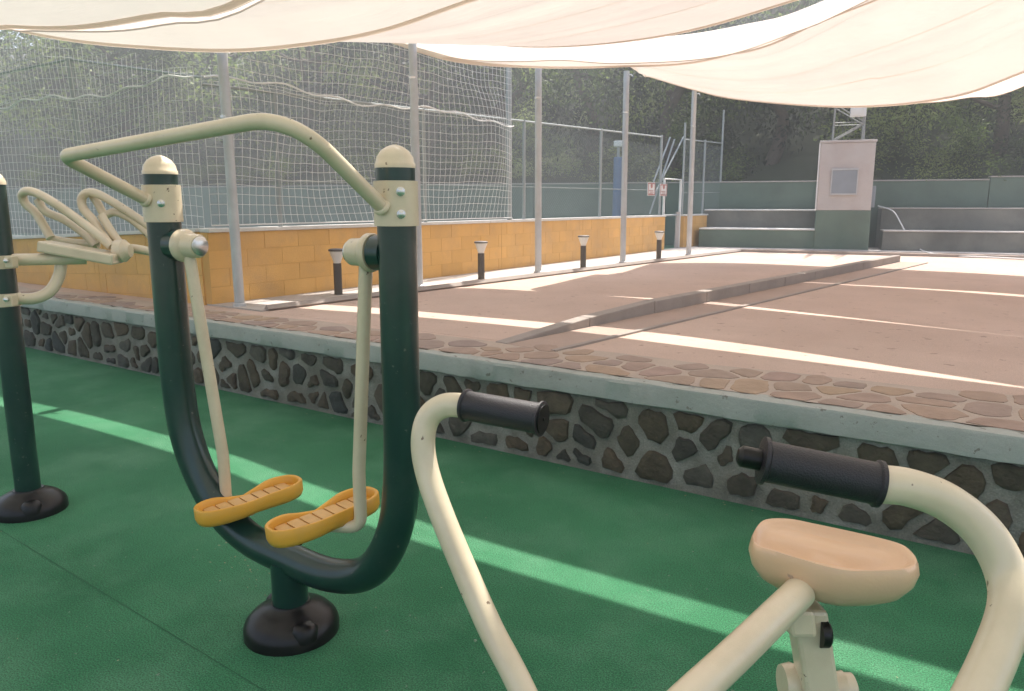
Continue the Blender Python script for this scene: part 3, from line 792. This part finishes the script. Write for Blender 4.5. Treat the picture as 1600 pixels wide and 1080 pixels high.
# ------------------------------------------------------------------ shade sails
def resample(pts, n):
    P = cr(pts, 14); out = []
    cum = [0]
    for i in range(1, len(P)): cum.append(cum[-1]+(P[i]-P[i-1]).length)
    j = 0
    for k in range(n+1):
        t_ = cum[-1]*k/n
        while j < len(cum)-2 and cum[j+1] < t_: j += 1
        f = (t_-cum[j])/max(1e-9, cum[j+1]-cum[j]); out.append(P[j].lerp(P[j+1], min(1,f)))
    return out
def byx(pts, n):
    """sample a curve evenly in x so that ribs of the cloth run straight across"""
    P = cr(pts, 16); xa, xb = P[0].x, P[-1].x; out = []; j = 0
    for k in range(n+1):
        x = xa+(xb-xa)*k/n
        while j < len(P)-2 and P[j+1].x < x: j += 1
        f = (x-P[j].x)/max(1e-9, P[j+1].x-P[j].x); out.append(P[j].lerp(P[j+1], max(0,min(1,f))))
    return out
def sail(label, near, far, crest=None, cv=.2, seed=0, fold=.02, nfold=5):
    n, m_ = 110, 30
    a, b = byx(near, n), byx(far, n); c = byx(crest, n) if crest else None
    t = thing('shade_sail', label, 'shade sail', (a[0]+b[0])/2)
    rr = random.Random(seed); fl = [(rr.uniform(.1,.9), rr.uniform(-.35,.35), rr.uniform(.02,.05), rr.uniform(.5,1)) for _ in range(nfold)]
    G = []
    for i in range(n+1):
        u = i/n; row = []
        for j in range(m_+1):
            v = j/m_
            if c:
                # quadratic through near (0), crest (cv), far (1)
                if v < cv:
                    w = v/cv; w2 = w
                    p = a[i].lerp(c[i], math.sin(w*math.pi/2)*.35+w*.65)
                else:
                    w = (v-cv)/(1-cv); p = c[i].lerp(b[i], w); p = p+Vector((0,0,.06*math.sin(math.pi*w)))
            else:
                p = a[i].lerp(b[i], v); p = p-Vector((0,0,.05*math.sin(math.pi*v)))
            dz = 0
            for (v0, sl_, wd, am) in fl:
                x_ = (v-(v0+sl_*(u-.5)*2*.5+.05*math.sin(u*5+v0*9)))/wd
                dz += am*fold*math.exp(-x_*x_)*(1.2 if x_ > 0 else .8)
            dz += .012*noise.noise(Vector((u*9, v*2.5, seed)))
            row.append(p+Vector((0,0,dz*min(1, v*7, (1-v)*7))))
        G.append(row)
    V = [p for r_ in G for p in r_]; w = m_+1
    F = [(i*w+j, (i+1)*w+j, (i+1)*w+j+1, i*w+j+1) for i in range(n) for j in range(m_)]
    MB().add(V, F).build('cloth', M_sail, t, smooth=180)
    for jj in ((m_*2)//5, (m_*7)//10):
        V = []; F = []
        for i in range(n+1):
            p = G[i][jj]; d_ = (G[i][jj+1]-p).normalized()
            V += [p-Vector((0,0,.004)), p+d_*.010-Vector((0,0,.004))]
        for i in range(n): F.append((i*2, i*2+1, i*2+3, i*2+2))
        MB().add(V, F).build('seam', M_seamc, t, smooth=50)
    # hems: folded double cloth 5 cm wide, just below and above the edge
    for jj, dj in ((0, 1), (m_, -1)):
        V = []; F = []
        for i in range(n+1):
            p = G[i][jj]; q_ = G[i][jj+dj]; d_ = (q_-p).normalized()
            V += [p-Vector((0,0,.012)), p+d_*.035-Vector((0,0,.010)), p+d_*.037-Vector((0,0,.003)), p-d_*.006+Vector((0,0,.006))]
        for i in range(n):
            for k in (0, 1, 3):
                F.append((i*4+k, i*4+(k+1) % 4, (i+1)*4+(k+1) % 4, (i+1)*4+k))
        MB().add(V, F).build('hem', M_hem, t, smooth=50)
    return t
Y = lambda pts, y: [on(a, b, 1, y) for a, b in pts]
V3 = lambda *a: Vector(a)
# overhead sail above the camera
sail('cream shade sail overhead, only its far hem showing at the top left corner',
     [V3(-10.5,-1.6,3.7), V3(-6,-1.6,3.1), V3(-2.5,-1.6,2.9), V3(1,-1.6,3.1), V3(4,-1.6,3.6)],
     [V3(-10.5,1.93,3.55)]+Y([(-60,33),(0,40),(120,43),(250,24),(400,-6)],1.93)+[V3(-1,1.93,2.6), V3(1,1.93,3.0), V3(4,1.93,3.5)], seed=1)
p1far = [V3(-12.5,4.28,4.05)]+Y([(0,42),(100,62),(200,73),(350,80),(480,70),(600,48),(740,0)],4.28)+[V3(-2.0,4.36,2.98), V3(1,4.70,3.3), V3(4,5.0,3.6)]
p1near = [V3(-12.5,2.2,4.2)]+[V3(-7,2.2,2.95)]+Y([(0,41),(52,46),(111,47),(185,46),(260,35),(407,0)],2.2)+[V3(-1.2,2.2,2.75), V3(1,2.2,3.1), V3(4,2.2,3.6)]
sail('broad cream shade sail sagging across the upper left above the walking machine', p1near, p1far,
     [V3(p.x, 3.05, p.z+.50) for p in p1near], .36, seed=2, fold=.025)
p2near = [V3(p.x, p.y+.29, 1.5+(p.z-1.5)*1.07+.05) for p in p1far]
sail('cream shade sail in the upper middle, its wide curved hem right of the walker', p2near,
     [V3(-12.5,6.3,4.5), V3(-9,6.35,3.85)]+Y([(600,36),(627,45),(809,72),(1022,58),(1242,0)],6.4)+[V3(0.2,6.52,3.45), V3(4,6.6,4.0)], seed=3, fold=.025)
sail('narrow cream shade sail with sunlit white flap, behind the upper middle sail',
     Y([(576,51),(672,79),(727,92),(809,95),(878,93),(967,98),(1119,88),(1240,50),(1359,-3)],6.62)+[V3(1,6.62,3.9), V3(4,6.62,4.3)],
     [on(576,54,1,6.8), on(706,95,1,7.5), on(830,105,1,8.5), on(967,104,1,8.68), on(1119,91,1,8.68), on(1359,4,1,8.68), V3(1,8.68,4.2), V3(4,8.68,4.5)],
     [on(578,48,1,6.75)]+Y([(690,60),(809,62),(1022,58),(1160,38),(1290,0)],7.5)+[V3(.6,7.5,4.0), V3(4,7.5,4.5)], .42, seed=4, fold=.006)
sail('large creased cream shade sail sagging at the right, lowest before the tower',
     [on(1006,114,1,10.9), V3(-4.95,9.8,3.42), V3(-4.7,8.86,3.36), on(1160,80,1,8.88), on(1359,-14,1,8.90), V3(-.2,8.90,4.2), V3(1.5,8.90,4.3), V3(4,8.90,4.5)],
     Y([(1010,118),(1080,139),(1153,155),(1325,167),(1482,153),(1600,113)],11.0)+[V3(1.2,11.0,3.6), V3(4,11.0,4.5)], seed=5, fold=.06, nfold=11)
p5n = Y([(1030,104),(1200,140),(1325,158),(1440,160),(1512,152),(1600,134)],11.14)+[V3(1.2,11.14,3.7), V3(4,11.14,4.4)]
sail('farthest cream shade sail, a white sliver at the right edge below the creased sail', p5n,
     [on(1084,130,1,13.4)]+Y([(1200,134),(1325,140),(1482,130),(1600,98)],14.1)+[V3(1.2,14.1,4.3), V3(4,14.1,4.9)],
     [V3(p.x, 11.75, p.z+.24) for p in p5n], .2, seed=6)

# ------------------------------------------------------------------ walking machine
def plane_pt(right, fwd, z): return Vector((_r.x*right - math.sin(YAW)*fwd, _r.y*right + math.cos(YAW)*fwd, z))
PR, PL = plane_pt(-.337, 2.27, 0), plane_pt(-1.235, 2.76, 0)
mid = (PR+PL)/2; ux = (PR-PL).normalized(); half = (PR-PL).length/2; nz_ = Vector((0,0,1)); nt_ = Vector((ux.y, -ux.x, 0))   # nt_ towards the camera side
if nt_.dot(mid) > 0: nt_ = -nt_
wk = thing('walking_machine', 'outdoor air walker with dark green U frame, beige bars and two yellow foot pedals', 'exercise machine', mid)
TOP = 1.60; rad = .057; zb_ = .285
U = [PL+nz_*TOP, PL+nz_*(zb_+.42)]
K = 12
lo = []
# U shape: legs lean a little, big bends
prof = [(-half, TOP), (-half*.985, .78), (-half*.90, .56), (-half*.70, .39), (-half*.38, .30), (0, .265), (half*.38, .235), (half*.70, .30), (half*.93, .47), (half*1.0, .70), (half, TOP)]
prof = [(-half, TOP), (-half, 1.2), (-half*.99, .82), (-half*.91, .60), (-half*.70, .42), (-half*.40, .315), (0, .275), (half*.40, .262), (half*.72, .32), (half*.92, .48), (half*.99, .70), (half, 1.1), (half, TOP)]
pts = cr([mid+ux*a_+nz_*z_ for a_, z_ in prof], 8)
MB().tube(pts, rad, 24).build('frame', M_green, wk, smooth=60)
base = mid.copy()
MB().lathe(base, (0,0,1), [(.04,.062),(.27,.062)], 24).build('stem', M_green, wk, smooth=60)
bc = MB(); bc.lathe(base, (0,0,1), [(0,.165),(.03,.165),(.05,.158),(.075,.135),(.095,.10),(.105,.072),(.115,.066)], 36); bc.build('base_cover', M_black, wk, smooth=50)
for k in (0, 1):
    a = -.35+math.pi*k; MB().lathe(base+Vector((math.cos(a)*.128, math.sin(a)*.128, .03)), (0,0,1), [(0,.045),(.04,.045),(.055,.03),(.058,.01)], 18).build('bolt_cap', M_black, wk, smooth=50)
for P in (PL, PR):
    MB().lathe(P+nz_*TOP, (0,0,1), [(0,rad+.002),(.012,rad+.002),(.014,rad-.001),(.03,rad-.004),(.048,rad*.72),(.060,rad*.42),(.066,.006)], 28).build('dome_cap', M_beige, wk, smooth=60)
    cl = MB(); cl.lathe(P+nz_*(TOP-.165), (0,0,1), [(0,rad+.001),(.001,rad+.008),(.128,rad+.008),(.129,rad+.001)], 28)
    co = cl.build('collar', M_beige, wk, smooth=50)
    sgn = 1 if P is PR else -1
    d_ = (ux*.75*1+nt_*.66).normalized()
    for zz in ((.035, .098) if P is PR else (.065,)):
        MB().lathe(P+nz_*(TOP-.165+zz)+d_*(rad+.006), d_, [(0,.013),(.005,.013),(.006,.009),(.012,.009),(.014,.004)], 12).build('bolt', M_bolt, co, smooth=40)
# handlebar: U of pipe reaching towards the user
H0 = PL+nz_*(TOP-.09)+nt_*(rad); H3 = PR+nz_*(TOP-.115)+nt_*(rad)
H1 = PL+nt_*.343+nz_*1.645; H2 = PR+nt_*.365+nz_*1.715-ux*.04
hb = fillet([H0, H1, H2, H3], [0,.045,.16,0], 12)
hbo = MB().tube(hb, .021, 18).build('handlebar', M_beige, wk, smooth=60)
for (pa, pb) in ((hb[0], hb[1]), (hb[-1], hb[-2])):
    d_ = (pb-pa).normalized(); MB().lathe(pa+d_*.004, d_, [(0,.0215),(.003,.0275),(.009,.0270),(.014,.0212)], 20).build('weld_bead', M_beige, hbo, smooth=60)
# swing legs
def swing(P, inward, ped_c, tilt, flip, lab):
    zc = TOP-.245
    hub0 = P+nz_*zc
    MB().lathe(hub0+inward*(rad-.02), inward, [(0,.052),(.045,.052),(.048,.048)], 26).build('hinge_boss', M_green, wk, smooth=40)
    ring = MB().lathe(hub0+inward*(rad+.03), inward, [(0,.055),(.004,.058),(.02,.058),(.03,.05),(.034,.043),(.082,.041),(.088,.036)], 28).build('hinge_hub', M_beige, wk, smooth=40)
    MB().lathe(hub0+inward*(rad+.118), inward, [(0,.034),(.005,.034),(.007,.028),(.012,.014)], 22).build('end_cap', M_bolt, ring, smooth=30)
    a = hub0+inward*(rad+.062)
    e1 = (nt_-ux*.30).normalized(); e2 = Vector((-e1.y, e1.x, 0))
    if e2.dot(ux) < 0: e2 = -e2
    outv = e2 if -inward.dot(ux) > 0 else -e2
    low = ped_c+Vector((0,0,.10))
    side = inward*-1 if False else Vector((0,0,0))
    pA = a-nz_*.04; pB = low.copy(); 
    outx = outv*.094+e1*(.05 if flip < 0 and P is PL else -.075)
    pts_ = fillet([a-nz_*.035, ped_c+outx+nz_*.16, ped_c+outx*1.0-nz_*.03, ped_c-outv*.01-nz_*.032], [0,.3,.045,0], 10)
    MB().tube(pts_, .021, 16).build('swing_leg', M_beige, wk, smooth=60)
    # pedal: shallow shoe tray; long axis along nt_
    Ln, Wd = .40, .155; rot = Matrix.Rotation(tilt, 3, e2)
    def outline(off, n=44):
        o_ = []
        for k in range(n):
            t_ = 2*math.pi*k/n; c, s = math.cos(t_), math.sin(t_)
            x = math.copysign(abs(c)**.62, c)*(Ln/2-off); w = Wd/2*(1-.16*math.exp(-((x+.02)/.06)**2))
            y = math.copysign(abs(s)**.75, s)*(w-off)
            o_.append((x, y, t_))
        return o_
    n = 44; V = []; F = []
    def rim(t_, x): # rim is high at heel and toe, low along the inner side
        side_ = math.sin(t_)*flip
        low_ = math.exp(-((x-.01)/.075)**2)*(1 if side_ > .2 else .25)
        return .034-.029*low_
    layers = [(.022,-.030,0),(.006,-.024,0),(0,-.008,0),(0,0,1),(.003,.004,1),(.010,.004,1),(.014,0,1),(.016,-.001,2)]
    for (off, z_, mode) in layers:
        for (x, y, t_) in outline(off):
            zz = z_
            if mode == 1: zz = z_+rim(t_, x)-.004
            if mode == 2: zz = .002
            V.append(ped_c+rot @ (e1*x+e2*y+nz_*zz))
    for l in range(len(layers)-1):
        for k in range(n): F.append((l*n+k, l*n+(k+1) % n, (l+1)*n+(k+1) % n, (l+1)*n+k))
    F.append(tuple(range(n))[::-1]); F.append(tuple((len(layers)-1)*n+k for k in range(n)))
    pd = MB().add(V, F).build('pedal', M_pedal, wk, smooth=50)
    for k in range(7):
        x = -.138+k*.046; mb = MB(); mb.box((0,0,0), (.040, .10, .006)); 
        mm = Matrix((e1, e2, nz_)).transposed()
        mb.v = [ped_c+rot @ (mm @ (v+Vector((x,0,.0055)))) for v in mb.v]
        mb.build('tread_bar', M_tread, pd, bevel=.0015)
    q_ = ped_c+rot @ (e1*.10*1+nz_*-.038)
    MB().lathe(q_+Vector((0,0,.012)), (0,0,-1), [(0,.017),(.022,.017),(.03,.011)], 14).build('rubber_stop', M_black, pd, smooth=40)
pedL = dep(392, 783, 2.80); pedR = dep(508, 808, 2.52)
swing(PL, ux, pedL, R(3), -1, 'l')
swing(PR, -ux, pedR, R(4), -1, 'r')

# ------------------------------------------------------------------ rear machine at the left
rmx = on(48, 797, 2, 0)
rm = thing('waist_trainer', 'outdoor exercise machine at left edge with dark green post and looped beige tubes', 'exercise machine', rmx)
rt = rmx+nz_*1.585
MB().tube([rmx+nz_*.05, rt], rad, 24).build('post', M_green, rm, smooth=60)
MB().lathe(rt, (0,0,1), [(0,rad+.002),(.012,rad+.002),(.03,rad-.004),(.048,rad*.72),(.060,rad*.42),(.066,.006)], 28).build('dome_cap', M_beige, rm, smooth=60)
MB().lathe(rmx, (0,0,1), [(0,.165),(.03,.165),(.05,.158),(.075,.135),(.095,.10),(.105,.072),(.115,.066)], 36).build('base_cover', M_black, rm, smooth=50)
for k in (0, 1):
    a = -.35+math.pi*k; MB().lathe(rmx+Vector((math.cos(a)*.128, math.sin(a)*.128, .03)), (0,0,1), [(0,.045),(.04,.045),(.055,.03),(.058,.01)], 18).build('bolt_cap', M_black, rm, smooth=50)
D0 = (Vector((rmx.x, rmx.y, 1.2))-CAMP).dot(_f)
for (yy, hgt) in ((409, .062), (469, .062)):
    zc = dep(10, yy, D0).z
    c_ = MB().lathe(Vector((rmx.x, rmx.y, zc-hgt/2)), (0,0,1), [(0,rad),(.001,rad+.009),(hgt-.001,rad+.009),(hgt,rad)], 26).build('clamp', M_beige, rm, smooth=50)
    f_ = MB(); b_ = dep(18, yy, D0-.06); f_.box(b_, (.035,.05,.055), YAW); f_.build('clamp_ear', M_beige, c_, bevel=.006)
    MB().lathe(b_-_f*.03, -_f, [(0,.011),(.012,.011),(.016,.005)], 10).build('bolt', M_bolt, c_, smooth=40)
def tb(px, dps, r, name='tube', n=6, m=None):
    if not hasattr(dps, '__len__'): dps = [dps]*len(px)
    P = [dep(x, y, d) for (x, y), d in zip(px, dps)]
    return MB().tube(cr(P, n), r, 14).build(name, m or M_beige, rm, smooth=60)
z8 = lambda L_: [(x/3.377, 240+y/3.377) for x, y in L_]
tb([(20,406),(75,405),(135,404)], [D0,D0+.05,D0+.12], .028, 'upper_arm')
tb([(26,467),(55,466),(78,455),(92,432),(96,408)], [D0,D0+.03,D0+.06,D0+.09,D0+.1], .027, 'lower_arm')
bx = MB(); A_, B_ = dep(66,384,D0+.05), dep(186,405,D0+.1); dvec = (B_-A_)
sidev = dvec.cross(nz_).normalized(); upv = sidev.cross(dvec).normalized()
if upv.z < 0: upv = -upv
for P_, w_ in ((A_, .06), (B_, .075)):
    for s_ in (-1, 1):
        for q_ in (-1, 1): bx.v.append(P_+sidev*s_*w_+upv*q_*.026)
bx.f = [(0,1,3,2),(4,6,7,5),(0,4,5,1),(2,3,7,6),(0,2,6,4),(1,5,7,3)]
bx.build('tray_beam', M_beige, rm, bevel=.01)
tb(z8([(590,490),(480,400),(330,290),(220,222),(150,198),(118,218),(135,265),(185,310),(225,370),(270,450)]), [D0+.1,D0+.1,D0+.12,D0+.15,D0+.18,D0+.22,D0+.24,D0+.24,D0+.22,D0+.2], .0215, 'looped_bar')
tb(z8([(505,487),(440,420),(340,350),(240,305),(200,245)]), [D0+.2,D0+.2,D0+.2,D0+.2,D0+.2], .0205, 'inner_bar')
tb(z8([(270,450),(380,470),(520,480)]), D0+.22, .02, 'rear_bar')
tb(z8([(800,395),(680,310),(540,225),(470,205),(432,235),(440,290),(490,350),(535,420),(580,485)]), [D0+.3,D0+.28,D0+.25,D0+.25,D0+.27,D0+.27,D0+.24,D0+.2,D0+.14], .0215, 'looped_bar')
tb(z8([(800,440),(700,352),(610,310),(552,322),(520,270),(490,225)]), D0+.3, .0205, 'inner_bar')
tb(z8([(535,325),(580,400),(628,470)]), D0+.2, .0205, 'support_bar')
tb(z8([(660,500),(730,505),(830,525)]), D0+.2, .022, 'cross_tube')
hub = dep(190, 392, D0+.12)
MB().lathe(hub-_r*.035, _r, [(0,.03),(.01,.052),(.05,.055),(.06,.045),(.08,.03)], 24).build('swivel_hub', M_beige, rm, smooth=40)

# ------------------------------------------------------------------ foreground rider machine
fm = thing('rider_machine', 'outdoor rider machine in the foreground with peach saddle, beige tubes and black grips', 'exercise machine', (on(1290,1075,2,0)+Vector((0,0,0))))
def ftube(pts_, r, name, m=M_beige, n=10, seg=24, ends=None):
    P = [dep(x, y, d) for x, y, d in pts_]
    return MB().tube(cr(P, n), r, seg).build(name, m, fm, smooth=60), P
ftube([(905,1270,1.12),(812,1070,1.20),(768,985,1.245),(727,893,1.28),(689,801,1.31),(667,735,1.33),(661,688,1.335),(670,652,1.335),(695,634,1.33),(732,634,1.315)], .0212, 'left_bar')
ftube([(1440,1270,.66),(1495,1150,.70),(1552,1030,.74),(1578,950,.765),(1570,890,.785),(1535,830,.795),(1480,785,.80),(1420,762,.80),(1372,756,.80)], [.0200]*(8*10+1), 'right_bar')
def grip(a, b, nub, k):
    A, B = dep(*a), dep(*b); d_ = (B-A).normalized(); L_ = (B-A).length
    g = MB().lathe(A, d_, [(0,.0215),(.001,.0285*k),(.005,.0285*k),(.007,.0255*k),(L_-.007,.0255*k),(L_-.005,.0295*k),(L_-.001,.0295*k),(L_,.020)], 36).build('grip', M_grip, fm, smooth=35)
    if nub: MB().lathe(B, d_, [(0,.0115),(.020,.0115),(.024,.007)], 18).build('bar_end', M_black, g, smooth=40)
    else:
        MB().lathe(B, d_, [(0,.024),(.002,.024)], 30).build('end_disc', M_black, g)
        MB().lathe(B+d_*.002, d_, [(0,.003),(.0015,.003)], 10).build('end_screw', M_black, g)
grip((726,633,1.318), (848,655,1.255), False, 1)
grip((1376,757,.80), (1188,719,.815), True, .87)
ftube([(1000,1180,1.10),(1055,1112,1.17),(1150,1022,1.28),(1250,925,1.43)], .029, 'seat_beam')
# saddle
SZ = .852
top_px = [(1186,818),(1205,812),(1235,813),(1275,821),(1345,836),(1404,851),(1426,864),(1436,882),(1420,893),(1385,896),(1330,896),(1290,889),(1245,876),(1205,864),(1180,856),(1173,840)]
OL = cr([on(x, y, 2, SZ) for x, y in top_px], 4, closed=True); cc = sum(OL, Vector((0,0,0)))/len(OL)
n = len(OL); V = []; F = []
e_l = (on(1430,870,2,SZ)-on(1180,830,2,SZ)).normalized(); e_w = Vector((-e_l.y, e_l.x, 0))
def dish(p):
    a = (p-cc).dot(e_l); b_ = (p-cc).dot(e_w)
    return -.026*math.exp(-(b_/.026)**2)*(1 if a < .05 else math.exp(-((a-.05)/.06)**2)) - .006*math.exp(-((a-.02)/.08)**2)
lay = [(.46,-.088),(.68,-.082),(.86,-.066),(.98,-.042),(1.02,-.020),(1.0,-.004),(.975,.004),(.945,.005),(.90,-.002),(.84,-.0085),(.74,-.0095),(.62,-.0095),(.50,-.0095),(.38,-.0095),(.26,-.0095),(.14,-.0095)]
for s, z_ in lay:
    for p in OL:
        q_ = cc+(p-cc)*s; V.append(q_+nz_*(z_+(dish(q_) if z_ > -.0098 and s < .97 else 0)))
for l in range(len(lay)-1):
    for k in range(n): F.append((l*n+k, l*n+(k+1) % n, (l+1)*n+(k+1) % n, (l+1)*n+k))
F.append(tuple(range(n))[::-1]); F.append(tuple((len(lay)-1)*n+k for k in range(n)))
MB().add(V, F).build('seat', M_seat, fm, smooth=70)
# seat post plate with plug, lower hubs
A_ = dep(1258,945,1.47); B_ = dep(1288,1140,1.50)
def slab(P, Q, w, th_, name, m, par):
    d_ = (Q-P).normalized(); s_ = _r; t_ = s_.cross(d_).normalized(); mb = MB()
    for X in (P, Q):
        for a in (-1, 1):
            for b_ in (-1, 1): mb.v.append(X+s_*a*w/2+t_*b_*th_/2)
    mb.f = [(0,1,3,2),(4,6,7,5),(0,4,5,1),(2,3,7,6),(0,2,6,4),(1,5,7,3)]
    return mb.build(name, m, par, bevel=.008)
pl_ = slab(A_, B_, .066, .06, 'seat_post', M_beige, fm)
slab(dep(1245,948,1.45), dep(1250,990,1.45), .05, .05, 'bracket_left', M_beige, fm)
MB().lathe(dep(1280,990,1.45), _r, [(0,.026),(.014,.026),(.018,.022)], 22).build('pivot_plug', M_black, pl_, smooth=40)
MB().lathe(dep(1222,1068,1.52), _r, [(0,.036),(.018,.040),(.03,.036)], 24).build('lower_hub', M_beige, fm, smooth=40)
MB().lathe(dep(1241,1068,1.52), _r, [(0,.030),(.012,.030)], 24).build('rubber_bush', M_black, fm, smooth=40)
MB().lathe(dep(1300,1076,1.52), _r, [(0,.030),(.022,.034),(.024,.030),(.04,.030),(.045,.02)], 24).build('lower_hub', M_beige, fm, smooth=40)
# main green post and floor beam below, mostly out of view
MB().tube([dep(1270,1100,1.52), dep(1290,1400,1.6)], .03, 16).build('lower_leg', M_beige, fm, smooth=60)

# ------------------------------------------------------------------ litter: pale flecks and bits of leaf on the rubber
lr = random.Random(5); mb = MB()
def fleck(x, y, z, sz):
    a = lr.uniform(0, 6.3); n_ = lr.choice([3,4,5]); P = []
    for k in range(n_):
        t_ = a+2*math.pi*k/n_; P.append((x+math.cos(t_)*sz*lr.uniform(.5,1.2), y+math.sin(t_)*sz*lr.uniform(.3,.8), z+.004+lr.uniform(0,.003)))
    mb.add(P, [tuple(range(n_))])
for k in range(260): fleck(lr.uniform(-8,1.5), lr.uniform(.4,3.66), 0, lr.uniform(.002,.006))
for k in range(70): fleck(base.x-.35+lr.gauss(0,.22), base.y+.25+lr.gauss(0,.07), 0, lr.uniform(.003,.008))
for k in range(60): fleck(lr.uniform(-8,1.5), 3.66-abs(lr.gauss(0,.04)), 0, lr.uniform(.004,.010))
tag(mb.build('floor_litter', surf('dry_flecks', (.42,.40,.27), (.25,.2,.11), scale=30, rough=.9)), 'pale flecks and bits of dry leaf scattered on the green floor', 'litter', kind='stuff')
# ------------------------------------------------------------------ trees (labels below)
rnd = random.Random(21)
klab = ['dark', 'mid green', 'pale green']
front = [(-15,4.2,6.5,6.5,0),(-11.5,4.6,6.8,6.0,1),(-8.6,4.3,6.0,5.4,0),(-6.2,4.6,6.0,5.0,1),(-3.6,4.4,6.4,5.0,1),(-1.2,4.5,6.0,4.6,0),(1.6,4.4,4.4,4.2,1),(4.0,4.5,5.4,5.0,2),(6.6,4.4,5.6,5.2,2),(9.6,4.2,6.8,5.4,0),(12.8,4.4,7,6,0),(-19,4.6,7,6.6,0),(-23,4.6,7,7,1),(-27,5,7,7,0)]
where = ['behind the upper left net', 'behind the net between the first two steel posts', 'behind the net left of the second steel post', 'behind the thin net pole', 'behind the third steel post', 'behind the fourth steel post', 'close left of the service tower', 'close right of the service tower', 'second to the right of the service tower', 'at the right edge behind the steps', 'beyond the right edge of the steps', 'behind the far left net', 'farthest left behind the net', 'at the leftmost end of the slope']
for i, (s, t_, H_, W_, k) in enumerate(front):
    tree('%s front row tree %s' % (klab[k], where[i]), s, t_, H_, W_, k, i, .50)
VV = []; FF = []; MI = []
fm_ = MB(); nv = 0; i = 0
wood = bpy.data.meshes.new('wooded_slope')
for row, t0 in ((0, 6.9), (1, 9.5), (2, 15.0), (3, 21)):
    s = -36+row*1.7
    while s < 24:
        k = rnd.choice([0,0,1,1,2]); H_ = rnd.uniform(6.5,8.4)*(1 if row else .62); W_ = rnd.uniform(6.5,8.5)*(1 if row else .72)
        tt = t0+rnd.uniform(-1.5,1.5); p = ept(s, tt, min(15, hill_z(tt))+H_*.45); ca, sa = math.cos(i*1.3), math.sin(i*1.3)
        src = crowns[(k, i % 2)]
        for v in src.vertices:
            c_ = v.co; VV.append((p.x+(c_.x*ca-c_.y*sa)*W_/2, p.y+(c_.x*sa+c_.y*ca)*W_/2, p.z+c_.z*H_*.52))
        for pl in src.polygons:
            FF.append(tuple(q+nv for q in pl.vertices)); MI.append(pl.material_index+(1 if k == 2 else 0))
        nv = len(VV); i += 1; s += rnd.uniform(4.4,6.0)*(1 if row else .62)
wood.from_pydata(VV, [], FF)
for m in M_leaf: wood.materials.append(m)
wood.polygons.foreach_set('material_index', MI)
wo = bpy.data.objects.new('wooded_slope', wood); col.objects.link(wo)
tag(wo, 'dense dark wood covering the slope above the retaining wall', 'wood', kind='stuff')
cnt = {}
def shrub_where(s):
    if s < -2.2: base_, = ('counting left from the service tower',); key = 'l'
    else: base_, = ('counting right from the service tower',); key = 'r'
    cnt[key] = cnt.get(key, 0)+1
    return (['first','second','third','fourth','fifth','sixth','seventh','eighth','ninth','tenth','eleventh','twelfth','thirteenth','fourteenth','fifteenth'][cnt[key]-1])+' '+base_
SPL = [-2.6-1.9*j+.4*math.sin(j*7) for j in range(13)]+[1.9+2.0*j+.4*math.sin(j*5) for j in range(7)]
for s in SPL:
    k = rnd.choice([0,1,2,1]); H_ = rnd.uniform(1.4,2.6)
    tree('%s %s shrub above the retaining wall, %s' % (['low','tall'][H_ > 2.0], klab[k], shrub_where(s)), s, rnd.uniform(3.0,3.8), H_, rnd.uniform(2.2,3.4), k, i, .28, 'shrubs along the top of the retaining wall', 'shrub', 'shrub'); i += 1

# ------------------------------------------------------------------ haze
HAZE = .013
if HAZE:
    hz = MB(); hz.box((0, 20, 13.5), (190, 150, 30)); o = hz.build('haze', None or bpy.data.materials.new('haze_air')); tag(o, kind='stuff')
    m = o.data.materials[0]; m.use_nodes = True; nt = m.node_tree; nt.nodes.clear()
    out = N(nt, 'ShaderNodeOutputMaterial'); pv = N(nt, 'ShaderNodeVolumePrincipled')
    pv.inputs['Color'].default_value = (.93,.96,.98,1); pv.inputs['Density'].default_value = HAZE; pv.inputs['Anisotropy'].default_value = .35
    nt.links.new(pv.outputs[0], out.inputs['Volume'])
